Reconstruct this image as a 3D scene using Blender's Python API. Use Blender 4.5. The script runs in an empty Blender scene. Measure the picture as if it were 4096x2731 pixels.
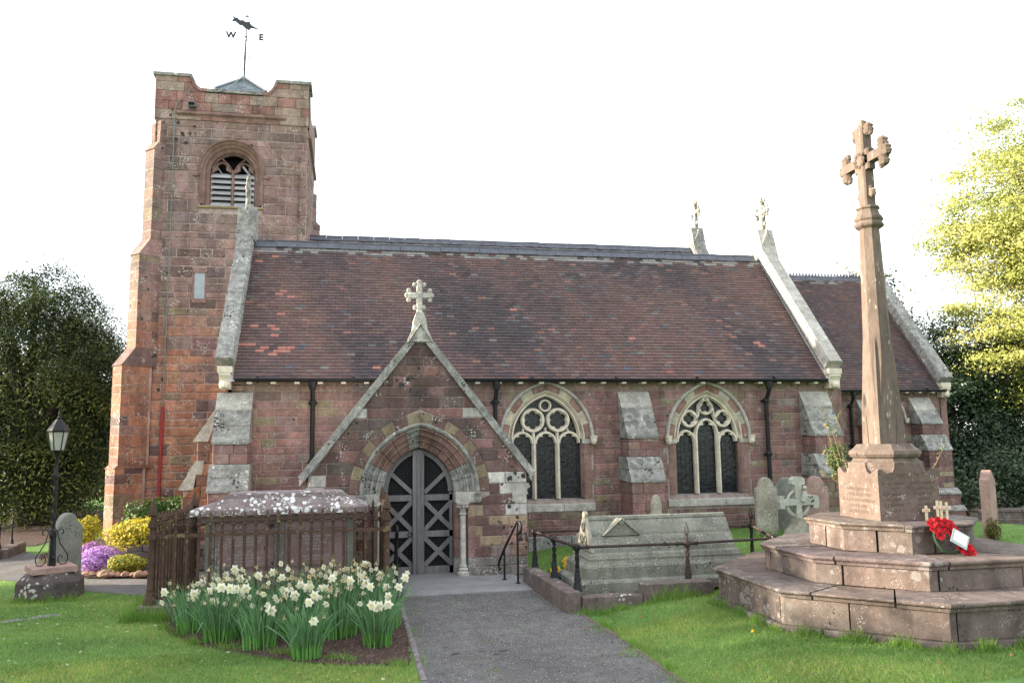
import bpy, math, random
import numpy as np
from mathutils import Vector, Matrix
S = bpy.context.scene
COL = S.collection
random.seed(7)
RNG = np.random.default_rng(7)
rad = math.radians

# ------------------------------------------------------------ camera, sky, sun, exposure
yaw, pitch, roll = rad(11.3), rad(7.0), -0.0145
fw = Vector((math.sin(yaw)*math.cos(pitch), math.cos(yaw)*math.cos(pitch), math.sin(pitch)))
rt = Vector((math.cos(yaw), -math.sin(yaw), 0)); up = rt.cross(fw)
r2 = math.cos(roll)*rt + math.sin(roll)*up; u2 = -math.sin(roll)*rt + math.cos(roll)*up
cam = bpy.data.cameras.new('camera'); camo = bpy.data.objects.new('camera', cam); COL.objects.link(camo)
mw = Matrix((r2, u2, -fw)).transposed().to_4x4(); mw.translation = Vector((0, 0, 2.2))
camo.matrix_world = mw
cam.sensor_width = 36; cam.lens = 36*3250/4096; cam.clip_end = 2000; cam.clip_start = 0.1
S.camera = camo
SUN_EL, SUN_AZ = rad(13), rad(12)          # sun stands a little north of due west (west = -X, north = +Y)
sdir = Vector((-math.cos(SUN_EL)*math.cos(SUN_AZ), math.cos(SUN_EL)*math.sin(SUN_AZ), math.sin(SUN_EL)))
W = bpy.data.worlds.new('World'); S.world = W; W.use_nodes = True
nt = W.node_tree; bg = nt.nodes['Background']
sky = nt.nodes.new('ShaderNodeTexSky'); sky.sky_type = 'NISHITA'; sky.sun_disc = False
sky.sun_elevation = SUN_EL; sky.sun_rotation = math.atan2(sdir.x, sdir.y) % (2*math.pi)
sky.air_density = 1.0; sky.dust_density = 1.5; sky.ozone_density = 1.0
veil = nt.nodes.new('ShaderNodeMixRGB'); veil.inputs[0].default_value = .72; veil.inputs[2].default_value = (4.2, 4.25, 4.4, 1)    # thin bright cloud over the whole sky
nt.links.new(sky.outputs[0], veil.inputs[1]); nt.links.new(veil.outputs[0], bg.inputs[0]); bg.inputs[1].default_value = 0.15
sl = bpy.data.lights.new('sun', 'SUN'); sl.energy = 4.8; sl.angle = rad(0.6); sl.color = (1.0, 0.86, 0.68)
so = bpy.data.objects.new('sun', sl); COL.objects.link(so); so.location = (-30, 5, 20)
so.rotation_euler = sdir.to_track_quat('Z', 'Y').to_euler()
S.view_settings.view_transform = 'Standard'; S.view_settings.look = 'None'
S.view_settings.exposure = 1.88; S.view_settings.gamma = 1; S.view_settings.use_curve_mapping = False

# ------------------------------------------------------------ materials
def mat(name, base=(.5, .5, .5), rough=.85, attr=False, noise=((6, .25), (45, .2)), bump=.25, bscale=40, bdist=.01,
        lichen=(), metal=0.0, trans=0.0, spec=.3, stretch=None, coat=0, streak=None):
    m = bpy.data.materials.new(name); m.use_nodes = True
    N = m.node_tree; n = N.nodes; L = N.links
    b = n['Principled BSDF']; out = n['Material Output']
    geo = n.new('ShaderNodeNewGeometry'); pos = geo.outputs['Position']
    if stretch:
        mp = n.new('ShaderNodeMapping'); mp.inputs['Scale'].default_value = stretch
        L.new(pos, mp.inputs[0]); pos = mp.outputs[0]
    if attr:
        a = n.new('ShaderNodeAttribute'); a.attribute_name = 'tone'; col = a.outputs['Color']
    else:
        a = n.new('ShaderNodeRGB'); a.outputs[0].default_value = (*base, 1); col = a.outputs[0]
    for sc, am in noise:
        t = n.new('ShaderNodeTexNoise'); t.inputs['Scale'].default_value = sc; t.inputs['Detail'].default_value = 5
        t.inputs['Roughness'].default_value = .65; L.new(pos, t.inputs['Vector'])
        mr = n.new('ShaderNodeMapRange'); mr.inputs[1].default_value = .3; mr.inputs[2].default_value = .7
        mr.inputs[3].default_value = 1-am; mr.inputs[4].default_value = 1+am; L.new(t.outputs[0], mr.inputs[0])
        mx = n.new('ShaderNodeVectorMath'); mx.operation = 'SCALE'
        L.new(col, mx.inputs[0]); L.new(mr.outputs[0], mx.inputs['Scale']); col = mx.outputs[0]
    if streak:                               # rain streaks: noise drawn out down the wall
        mp2 = n.new('ShaderNodeMapping'); mp2.inputs['Scale'].default_value = (1, 1, .13); L.new(geo.outputs['Position'], mp2.inputs[0])
        t = n.new('ShaderNodeTexNoise'); t.inputs['Scale'].default_value = streak[0]; t.inputs['Detail'].default_value = 4; L.new(mp2.outputs[0], t.inputs['Vector'])
        mr = n.new('ShaderNodeMapRange'); mr.inputs[1].default_value = .38; mr.inputs[2].default_value = .66; mr.inputs[3].default_value = 1.06; mr.inputs[4].default_value = 1-streak[1]; L.new(t.outputs[0], mr.inputs[0])
        mx = n.new('ShaderNodeVectorMath'); mx.operation = 'SCALE'; L.new(col, mx.inputs[0]); L.new(mr.outputs[0], mx.inputs['Scale']); col = mx.outputs[0]
    for (lc, sc, thr, gate) in lichen:      # spots of growth: colour, cell scale, radius, how much of the surface carries them
        v = n.new('ShaderNodeTexVoronoi'); v.inputs['Scale'].default_value = sc
        w = n.new('ShaderNodeTexNoise'); w.inputs['Scale'].default_value = sc*2.3; w.inputs['Detail'].default_value = 3
        L.new(pos, w.inputs['Vector'])
        ad = n.new('ShaderNodeVectorMath'); ad.operation = 'MULTIPLY_ADD'; ad.inputs[1].default_value = (.6/sc,)*3
        L.new(w.outputs['Color'], ad.inputs[0]); L.new(pos, ad.inputs[2]); L.new(ad.outputs[0], v.inputs['Vector'])
        g = n.new('ShaderNodeTexNoise'); g.inputs['Scale'].default_value = sc*.16; g.inputs['Detail'].default_value = 4
        L.new(pos, g.inputs['Vector'])
        gm = n.new('ShaderNodeMapRange'); gm.inputs[1].default_value = 1-gate-.1; gm.inputs[2].default_value = 1-gate+.1
        gm.inputs[3].default_value = 0; gm.inputs[4].default_value = thr; L.new(g.outputs[0], gm.inputs[0])
        sb = n.new('ShaderNodeMath'); sb.operation = 'SUBTRACT'; L.new(gm.outputs[0], sb.inputs[0]); L.new(v.outputs['Distance'], sb.inputs[1])
        ms = n.new('ShaderNodeMath'); ms.operation = 'MULTIPLY'; ms.use_clamp = True; ms.inputs[1].default_value = 14; L.new(sb.outputs[0], ms.inputs[0])
        mm = n.new('ShaderNodeMixRGB'); L.new(ms.outputs[0], mm.inputs[0]); L.new(col, mm.inputs[1]); mm.inputs[2].default_value = (*lc, 1)
        col = mm.outputs[0]
    L.new(col, b.inputs['Base Color']); b.inputs['Roughness'].default_value = rough; b.inputs['Metallic'].default_value = metal
    b.inputs['Specular IOR Level'].default_value = spec
    b.inputs['Coat Weight'].default_value = coat
    if bump:
        t = n.new('ShaderNodeTexNoise'); t.inputs['Scale'].default_value = bscale; t.inputs['Detail'].default_value = 6
        L.new(pos, t.inputs['Vector']); bp = n.new('ShaderNodeBump'); bp.inputs['Strength'].default_value = bump
        bp.inputs['Distance'].default_value = bdist; L.new(t.outputs[0], bp.inputs['Height']); L.new(bp.outputs[0], b.inputs['Normal'])
    if trans:
        tr = n.new('ShaderNodeBsdfTranslucent'); L.new(col, tr.inputs[0]); mixs = n.new('ShaderNodeMixShader')
        mixs.inputs[0].default_value = trans; L.new(b.outputs[0], mixs.inputs[1]); L.new(tr.outputs[0], mixs.inputs[2])
        L.new(mixs.outputs[0], out.inputs['Surface'])
    return m
WH = (.62, .62, .56); GR = (.28, .29, .22); DK = (.035, .032, .03); YL = (.4, .33, .08)
M_STONE = mat('red sandstone blocks', attr=True, noise=((2, .26), (10, .24), (50, .22)), bump=.8, bscale=22, bdist=.02,
              lichen=(((.42, .4, .36), 40, .42, .42), (DK, 9, .4, .35)), streak=(4.5, .30))
M_STONE2 = mat('porch sandstone blocks', attr=True, noise=((3, .22), (14, .25), (70, .16)), bump=.6, bscale=26, bdist=.015,
               lichen=(((.48, .47, .43), 30, .38, .44), (DK, 9, .5, .42)), streak=(5, .35))
M_TOWER = mat('weathered tower stone', attr=True, noise=((1.6, .3), (8, .25), (40, .28)), bump=.9, bscale=16, bdist=.03,
              lichen=(((.40, .38, .34), 22, .42, .44), (DK, 5, .42, .36), ((.27, .22, .11), 7, .4, .33)), streak=(2.6, .30))
M_MORTAR = mat('lime mortar', (.31, .245, .22), noise=((2, .3), (9, .3),), bump=.3)
M_PALE = mat('pale dressed stone', (.37, .355, .315), noise=((2.5, .3), (9, .25), (40, .25)), bump=.3,
             lichen=((DK, 16, .42, .36), (WH, 20, .38, .42), ((.3, .25, .1), 12, .35, .35)))
M_WEATHER = mat('weathered grey coping stone', (.235, .232, .212), noise=((2.5, .35), (10, .3), (50, .35)), bump=.7,
                lichen=(((.5, .5, .46), 13, .42, .44), (DK, 18, .45, .46), ((.15, .15, .13), 5, .5, .45)))
M_CREAM = mat('cream tracery stone', (.60, .545, .44), noise=((5, .2), (30, .12)), bump=.2)
M_PINK = mat('dressed pink sandstone', (.225, .14, .118), noise=((2.5, .28), (9, .22), (40, .2)), bump=.4, streak=(4, .3), lichen=(((.38, .36, .32), 30, .38, .40),))
M_TILE = mat('clay roof tiles', attr=True, rough=.7, noise=((9, .2), (60, .18)), bump=.3, bscale=60, bdist=.005)
M_RIDGE = mat('blue grey ridge tile', (.085, .09, .11), rough=.45, noise=((5, .3), (40, .15)), bump=.2)
M_LEAD = mat('lead and slate', (.16, .17, .18), rough=.6)
M_IRONB = mat('black painted iron', (.008, .008, .01), rough=.45, noise=((20, .2),), bump=.1, spec=.3)
M_RUST = mat('rusty brown iron', (.068, .04, .027), rough=.75, noise=((5, .3), (40, .3)), bump=.4,
             lichen=(((.13, .11, .05), 9, .5, .45),))
M_TWIST = mat('rust and black iron', (.042, .028, .025), rough=.7, noise=((7, .5), (40, .3)), bump=.4)
M_WOOD = mat('silvered oak', (.155, .15, .15), noise=((4, .3), (50, .25)), bump=.5, bscale=60, stretch=(1, 1, .12))
M_WOODG = mat('silvered louvre timber', (.36, .36, .37), noise=((8, .3), (60, .25)), bump=.4, stretch=(.2, 1, 1))
M_GLASS = mat('dark leaded glass', (.010, .013, .015), rough=.22, noise=((9, .9),), bump=.5, bscale=11, bdist=.02, spec=.35, lichen=(((.03, .04, .035), 16, .4, .5), ((.02, .028, .045), 13, .4, .45)))
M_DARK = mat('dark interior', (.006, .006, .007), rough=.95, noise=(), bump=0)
M_CAME = mat('lead cames', (.03, .033, .036), rough=.5, noise=(), bump=0)
M_MESH = mat('wire mesh', (.05, .05, .055), rough=.5, noise=(), bump=0)
M_TOMB = mat('lichened tomb stone', (.185, .19, .155), noise=((3, .25), (40, .3)), bump=.4,
             lichen=(((.29, .31, .25), 30, .42, .46), ((.12, .13, .11), 7, .5, .45), (DK, 16, .4, .40)), streak=(5, .3))
M_TOMBR = mat('red chest tomb stone', (.215, .15, .14), noise=((3, .25), (40, .25)), bump=.4,
              lichen=(((.3, .3, .27), 16, .45, .42), (DK, 8, .4, .38)))
M_LID = mat('lichen crusted ledger stone', (.17, .135, .13), noise=((4, .3), (40, .25)), bump=.5,
            lichen=(((.62, .63, .62), 10.5, .46, .55), ((.5, .5, .49), 26, .42, .5), (DK, 14, .4, .4)))
M_MEM = mat('memorial sandstone', attr=True, noise=((2.5, .22), (12, .2), (60, .15)), bump=.45, bscale=30, bdist=.01,
            lichen=(((.205, .185, .17), 9, .5, .44), ((.36, .34, .31), 40, .34, .42), (DK, 24, .42, .42), ((.24, .205, .18), 60, .4, .45)), streak=(5, .35))
M_SHAFT = mat('memorial shaft sandstone', (.128, .098, .08), noise=((2.5, .3), (12, .25), (60, .15)), bump=.4, bscale=30,
              lichen=(((.30, .27, .2), 26, .5, .42), ((.04, .034, .03), 3.0, .55, .45)), stretch=(1, 1, .3))
M_GRAVE = mat('pale lichened headstone', (.29, .27, .215), noise=((4, .3), (30, .25)), bump=.4,
              lichen=(((.42, .42, .36), 24, .45, .48), (DK, 14, .4, .36)))
M_GRAVEP = mat('pink headstone', (.30, .2, .17), noise=((4, .25), (30, .2)), bump=.35,
               lichen=(((.45, .43, .38), 24, .42, .4),))
M_GRAVEG = mat('grey green headstone', (.17, .18, .155), noise=((4, .25), (30, .2)), bump=.35)
M_KERB = mat('dark mossy kerb stone', (.12, .095, .085), noise=((5, .35), (30, .3)), bump=.6,
             lichen=(((.4, .4, .37), 16, .4, .42),))
M_PATH = mat('worn tarmac', (.125, .122, .12), rough=.9, noise=((.9, .28), (5, .25), (160, .55)), bump=.9, bscale=180, bdist=.012,
             lichen=(((.3, .29, .28), 52, .2, .62), ((.10, .12, .045), 11, .5, .40), ((.19, .13, .09), 18, .5, .40), ((.05, .048, .05), 4, .4, .36)))
M_SLAB = mat('concrete threshold', (.2, .2, .2), noise=((3, .2), (30, .15)), bump=.3)
M_SOIL = mat('bare bed soil', (.072, .045, .036), rough=.95, noise=((7, .35), (50, .4)), bump=1, bscale=30, bdist=.05)
M_SOILB = mat('soil crumbs', attr=True, rough=.95, noise=((60, .3),), bump=0)
M_LAWN = mat('mown lawn', (.10, .195, .04), rough=.9, noise=((.8, .22), (5, .2), (60, .35)), bump=.5, bscale=90, bdist=.03)
M_BLADE = mat('grass blades', attr=True, rough=.7, noise=((.7, .22), (3, .16)), bump=0, trans=.4, spec=.2)
M_LEAF = mat('leaves', attr=True, rough=.55, noise=(), bump=0, trans=.35, spec=.3)
M_LEAFG = mat('glossy leaves', attr=True, rough=.3, noise=(), bump=0, trans=.15, spec=.5)
M_BARK = mat('bark', (.05, .038, .03), noise=((8, .35),), bump=.7, bscale=20, stretch=(1, 1, .3))
M_PETAL = mat('daffodil petals', attr=True, rough=.6, noise=((40, .1),), bump=0, trans=.35)
M_RED = mat('poppy red', (.62, .018, .03), rough=.6, noise=((20, .15),), bump=0, trans=.2)
M_BLACKP = mat('black plastic centre', (.01, .012, .012), rough=.4, noise=(), bump=0)
M_WHITE = mat('white card', (.8, .8, .82), rough=.5, noise=(), bump=0)
M_PLAST = mat('clear plastic sleeve', (.35, .42, .43), rough=.15, noise=(), bump=0, spec=.6)
M_PALEWOOD = mat('pale new wood', (.62, .52, .33), rough=.6, noise=((30, .12),), bump=0, stretch=(1, 1, .2))
M_LETTER = mat('incised lettering', (.085, .06, .048), noise=(), bump=0)
M_LETTERW = mat('pale worn lettering', (.42, .4, .38), noise=((60, .4),), bump=0)
M_COPPER = mat('green copper strip', (.16, .20, .18), rough=.5, noise=((10, .2),), bump=0)
M_REDP = mat('red plastic pipe', (.28, .035, .04), rough=.5, noise=((10, .15),), bump=0)
M_BOARD = mat('grey board', (.30, .35, .38), rough=.5, noise=((5, .2),), bump=0)
M_VANE = mat('weathered vane iron', (.03, .035, .04), rough=.5, noise=((10, .2),), bump=0)
M_LGLASS = mat('frosted lantern glass', (.42, .43, .38), rough=.35, noise=((6, .15),), bump=0, trans=.3)
M_MOSS = mat('moss', attr=True, rough=.9, noise=((30, .3),), bump=0, trans=.1)

# ------------------------------------------------------------ mesh helpers
WO = {}      # world origin of every object (nothing that has children is rotated at build time)
class MB:
    def __init__(s): s.v = []; s.f = []; s.t = []
    def add(s, vs, fs, tone=(.5, .5, .5)):
        b = len(s.v); s.v += [tuple(p) for p in vs]
        for f in fs: s.f.append(tuple(b+i for i in f)); s.t.append(tone)
    def hexa(s, p, tone=(.5, .5, .5)):     # 4 bottom points then 4 top points, both counter-clockwise from above
        s.add(p, [(3, 2, 1, 0), (4, 5, 6, 7), (0, 1, 5, 4), (1, 2, 6, 5), (2, 3, 7, 6), (3, 0, 4, 7)], tone)
    def box(s, x0, x1, y0, y1, z0, z1, tone=(.5, .5, .5)):
        s.hexa([(x0, y0, z0), (x1, y0, z0), (x1, y1, z0), (x0, y1, z0), (x0, y0, z1), (x1, y0, z1), (x1, y1, z1), (x0, y1, z1)], tone)
    def bbox(s, x0, x1, y0, y1, z0, z1, b=.01, tone=(.5, .5, .5)):   # box with chamfered top and vertical edges
        o = [(x0+b, y0), (x1-b, y0), (x1, y0+b), (x1, y1-b), (x1-b, y1), (x0+b, y1), (x0, y1-b), (x0, y0+b)]
        i = [(x0+2*b, y0+b), (x1-2*b, y0+b), (x1-b, y0+2*b), (x1-b, y1-2*b), (x1-2*b, y1-b), (x0+2*b, y1-b), (x0+b, y1-2*b), (x0+b, y0+2*b)]
        vs = [(*q, z0) for q in o]+[(*q, z1-b) for q in o]+[(*q, z1) for q in i]
        fs = [(k, (k+1) % 8, 8+(k+1) % 8, 8+k) for k in range(8)]+[(8+k, 8+(k+1) % 8, 16+(k+1) % 8, 16+k) for k in range(8)]+[tuple(range(16, 24)), tuple(range(7, -1, -1))]
        s.add(vs, fs, tone)
    def rotbox(s, c, hx, hy, z0, z1, ang, tone=(.5, .5, .5), taper=1.0):
        ca, sa = math.cos(ang), math.sin(ang); P = []
        for z, k in ((z0, 1.0), (z1, taper)):
            for a, b in ((-hx, -hy), (hx, -hy), (hx, hy), (-hx, hy)):
                a *= k; b *= k; P.append((c[0]+a*ca-b*sa, c[1]+a*sa+b*ca, z))
        s.hexa(P, tone)
    def lathe(s, prof, c, n=16, rot=0, tone=(.5, .5, .5), sx=1, sy=1, cap=True, poly=False):
        k = 1/math.cos(math.pi/n) if poly else 1
        b = len(s.v); m = len(prof)
        for r, z in prof:
            for i in range(n):
                a = rot+2*math.pi*(i+.5*poly)/n
                s.v.append((c[0]+sx*r*k*math.cos(a), c[1]+sy*r*k*math.sin(a), c[2]+z))
        for j in range(m-1):
            for i in range(n):
                i2 = (i+1) % n; s.f.append((b+j*n+i, b+j*n+i2, b+(j+1)*n+i2, b+(j+1)*n+i)); s.t.append(tone)
        if cap:
            s.f.append(tuple(b+i for i in range(n-1, -1, -1))); s.t.append(tone)
            s.f.append(tuple(b+(m-1)*n+i for i in range(n))); s.t.append(tone)
    def tube(s, pts, r, n=8, tone=(.5, .5, .5), cap=True, flat=None, twist=0):
        pts = [Vector(p) for p in pts]; b = len(s.v); m = len(pts)
        rr = r if isinstance(r, (list, tuple)) else [r]*m
        prev = None
        for j, p in enumerate(pts):
            d = (pts[min(j+1, m-1)]-pts[max(j-1, 0)]).normalized()
            if prev is None:
                a = Vector((0, 0, 1)) if abs(d.z) < .9 else Vector((0, 1, 0))
                if flat is not None: a = Vector(flat)
                x = d.cross(a).normalized()
            else:
                x = (prev-d*prev.dot(d)).normalized()
            prev = x; y = d.cross(x)
            for i in range(n):
                an = 2*math.pi*i/n+twist*j
                s.v.append(tuple(p+x*math.cos(an)*rr[j]+y*math.sin(an)*rr[j]))
        for j in range(m-1):
            for i in range(n):
                i2 = (i+1) % n; s.f.append((b+j*n+i, b+j*n+i2, b+(j+1)*n+i2, b+(j+1)*n+i)); s.t.append(tone)
        if cap:
            s.f.append(tuple(b+i for i in range(n-1, -1, -1))); s.t.append(tone)
            s.f.append(tuple(b+(m-1)*n+i for i in range(n))); s.t.append(tone)
    def prism(s, poly, F, w0, w1, tone=(.5, .5, .5)):   # 2-D outline in frame F, from depth w0 to w1
        n = len(poly); b = len(s.v)
        for w in (w0, w1):
            for u, v in poly: s.v.append(F(u, v, w))
        s.f.append(tuple(b+n+i for i in range(n))); s.f.append(tuple(b+i for i in range(n-1, -1, -1))); s.t += [tone, tone]
        for i in range(n):
            s.f.append((b+i, b+(i+1) % n, b+n+(i+1) % n, b+n+i)); s.t.append(tone)
    def stone(s, q, F, w0, w1, bev=.012, tone=(.5, .5, .5), rough=0):   # q: four (u,v) corners counter-clockwise
        cx = sum(p[0] for p in q)/4; cy = sum(p[1] for p in q)/4
        def ins(p):
            dx, dy = cx-p[0], cy-p[1]
            return (p[0]+math.copysign(min(abs(dx), bev), dx), p[1]+math.copysign(min(abs(dy), bev), dy))
        jw = [random.uniform(-rough, rough) for _ in range(4)]
        vs = [F(*p, w0) for p in q]+[F(*p, w1-bev*.8) for p in q]+[F(*ins(p), w1+jw[i]) for i, p in enumerate(q)]
        fs = [(i, (i+1) % 4, 4+(i+1) % 4, 4+i) for i in range(4)]+[(4+i, 4+(i+1) % 4, 8+(i+1) % 4, 8+i) for i in range(4)]+[(8, 9, 10, 11)]
        s.add(vs, fs, tone)
    def loft(s, rings, tone=(.5, .5, .5), closed=False, cap=False):
        b = len(s.v); n = len(rings[0]); m = len(rings)
        for r in rings: s.v += [tuple(p) for p in r]
        for j in range(m-1 if not closed else m):
            j2 = (j+1) % m
            for i in range(n-1):
                s.f.append((b+j*n+i, b+j*n+i+1, b+j2*n+i+1, b+j2*n+i)); s.t.append(tone)
        if cap:
            s.f.append(tuple(b+i for i in range(n-1, -1, -1))); s.f.append(tuple(b+(m-1)*n+i for i in range(n))); s.t += [tone, tone]
    def build(s, name, m, parent=None, smooth=False, origin=None, kind=None, label=None, fixn=True):
        V = np.array(s.v, dtype=np.float64).reshape(-1, 3)
        if origin is None:
            lo, hi = V.min(0), V.max(0); origin = ((lo[0]+hi[0])/2, (lo[1]+hi[1])/2, lo[2])
        me = bpy.data.meshes.new(name); me.from_pydata((V-np.array(origin)).tolist(), [], s.f)
        at = me.color_attributes.new('tone', 'FLOAT_COLOR', 'CORNER')
        ln = [len(f) for f in s.f]; t = np.ones((len(s.f), 4)); t[:, :3] = np.array(s.t)
        at.data.foreach_set('color', np.repeat(t, ln, 0).ravel())
        if fixn:
            import bmesh
            bm = bmesh.new(); bm.from_mesh(me); bmesh.ops.recalc_face_normals(bm, faces=bm.faces); bm.to_mesh(me); bm.free()
        me.materials.append(m)
        if smooth: me.shade_smooth(); me.set_sharp_from_angle(angle=rad(smooth if smooth is not True else 40))
        o = bpy.data.objects.new(name, me); COL.objects.link(o); place(o, origin, parent)
        if kind: o['kind'] = kind
        if label: o['label'] = label
        return o
def place(o, origin, parent=None):
    WO[o.name] = Vector(origin)
    if parent is not None:
        o.parent = parent; o.location = Vector(origin)-WO[parent.name]
    else: o.location = Vector(origin)
def tag(o, label, cat, group=None):
    o['label'] = label; o['category'] = cat
    if group: o['group'] = group
    return o
def thing(name, label, cat, loc, group=None):
    o = bpy.data.objects.new(name, None); COL.objects.link(o); o.empty_display_size = .2; place(o, loc)
    return tag(o, label, cat, group)
def copy_thing(o, loc, rotz=0, label=None):
    def rec(a, par):
        c = a.copy(); COL.objects.link(c)
        if par: c.parent = par
        for ch in a.children: rec(ch, c)
        return c
    c = rec(o, None); c.location = loc; c.rotation_euler = (0, 0, rotz); WO[c.name] = Vector(loc)
    if label: c['label'] = label
    return c
def bigmesh(name, V, loops, tones, m, parent=None, kind=None, k=3, origin=(0, 0, 0)):   # fast path: all faces have k corners
    me = bpy.data.meshes.new(name); V = np.asarray(V, dtype=np.float32)-np.asarray(origin, dtype=np.float32)
    nf = len(loops)//k
    me.vertices.add(len(V)); me.vertices.foreach_set('co', V.ravel())
    me.loops.add(len(loops)); me.loops.foreach_set('vertex_index', np.asarray(loops, dtype=np.int32))
    me.polygons.add(nf); me.polygons.foreach_set('loop_start', np.arange(0, nf*k, k, dtype=np.int32))
    me.update(calc_edges=True)
    at = me.color_attributes.new('tone', 'FLOAT_COLOR', 'CORNER')
    t = np.ones((nf, 4), dtype=np.float32); t[:, :3] = tones; at.data.foreach_set('color', np.repeat(t, k, 0).ravel())
    me.materials.append(m); me.shade_flat(); o = bpy.data.objects.new(name, me); COL.objects.link(o); place(o, origin, parent)
    if kind: o['kind'] = kind
    return o
def vary(c, a=.12): k = random.uniform(1-a, 1+a); return tuple(max(0, x*k*random.uniform(1-a*.3, 1+a*.3)) for x in c)
def south(y): return lambda u, v, w: (u, y-w, v)          # wall facing the camera side
def west(x): return lambda u, v, w: (x-w, u, v)
def east(x): return lambda u, v, w: (x+w, u, v)
def sstep(a, b, x): t = min(1, max(0, (x-a)/(b-a))); return t*t*(3-2*t)
def gz(x, y):      # height of the ground
    return .15*sstep(3.05, 4.4, x)+.19*sstep(11.8, 14.3, y)*sstep(4.6, 7, x)-.8*sstep(13.0, 17, x)*sstep(13.5, 17.5, y)+.3*sstep(16.0, 17.2, y)*sstep(-5.1, -4.4, x)*(1-sstep(-2.6, -2.3, x))

class Arch:        # two-centred pointed arch
    def __init__(s, cx, zs, a, h): s.cx, s.zs, s.a, s.h = cx, zs, a, h; s.r = (a*a+h*h)/(2*a); s.c = s.r-a
    def tmax(s, o=0): return math.acos(max(-1, min(1, s.c/(s.r+o))))
    def P(s, o, t):    # t 0..1 left spring to apex, 1..2 apex to right spring
        k = t if t <= 1 else 2-t; th = k*s.tmax(o); x = (s.r+o)*math.cos(th)-s.c; z = s.zs+(s.r+o)*math.sin(th)
        return (s.cx-x if t <= 1 else s.cx+x, z)
    def hw(s, z, o=0):
        if z <= s.zs: return s.a+o
        q = (s.r+o)**2-(z-s.zs)**2
        return max(0, math.sqrt(q)-s.c) if q > 0 else 0
    def apex(s, o=0): return s.zs+math.sqrt((s.r+o)**2-s.c**2)
    def z(s, x, o=0):
        d = abs(x-s.cx)
        if d >= s.a+o: return None
        return s.zs+math.sqrt(max(0, (s.r+o)**2-(d+s.c)**2))
    def grown(s, o): return Arch(s.cx, s.zs, s.a+o, math.sqrt((s.r+o)**2-s.c**2))
    def path(s, o, n=12, zb=None):
        p = []
        if zb is not None: p.append((s.cx-s.a-o, zb))
        p += [s.P(o, 2*i/(2*n)) for i in range(2*n+1)]
        if zb is not None: p.append((s.cx+s.a+o, zb))
        return p
def mould(mb, arch, prof, F, n=12, zb=None, tone=(.5, .5, .5)):      # prof: list of (offset, depth)
    cols = [arch.path(o, n, zb) for o, w in prof]
    rings = [[F(*cols[j][i], prof[j][1]) for j in range(len(prof))] for i in range(len(cols[0]))]
    mb.loft(rings, tone)
def bar2d(mb, pts, F, w, d0, d1, tone=(.5, .5, .5), bev=.35):   # tracery bar following a path in the wall plane
    m = len(pts); rings = []
    for i in range(m):
        a = pts[max(0, i-1)]; b = pts[min(m-1, i+1)]; dx, dy = b[0]-a[0], b[1]-a[1]; l = math.hypot(dx, dy) or 1
        nx, ny = -dy/l, dx/l; p = pts[i]
        rings.append([F(p[0]+nx*w*k, p[1]+ny*w*k, d) for k, d in ((.5, d0), (.5, (d0+d1)/2), (bev*.5, d1), (-bev*.5, d1), (-.5, (d0+d1)/2), (-.5, d0))])
    mb.loft(rings, tone)
def foilring(mb, cx, cz, R, n, d, rho, F, d0, d1, rot=0, tone=(.5, .5, .5), seg=60):
    rings = []
    for i in range(seg+1):
        th = 2*math.pi*i/seg; ph = ((th-rot+math.pi/n) % (2*math.pi/n))-math.pi/n
        q = rho*rho-(d*math.sin(ph))**2; ri = d*math.cos(ph)+math.sqrt(max(q, 0)); ri = min(ri, R*.92)
        c, s_ = math.cos(th), math.sin(th)
        rings.append([F(cx+c*r, cz+s_*r, w) for r, w in ((R, d0), (R, (d0+d1)/2), (R*.93, d1), (ri+.35*(R-ri), d1), (ri, (d0+d1)/2), (ri, d0))])
    mb.loft(rings, tone)

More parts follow.
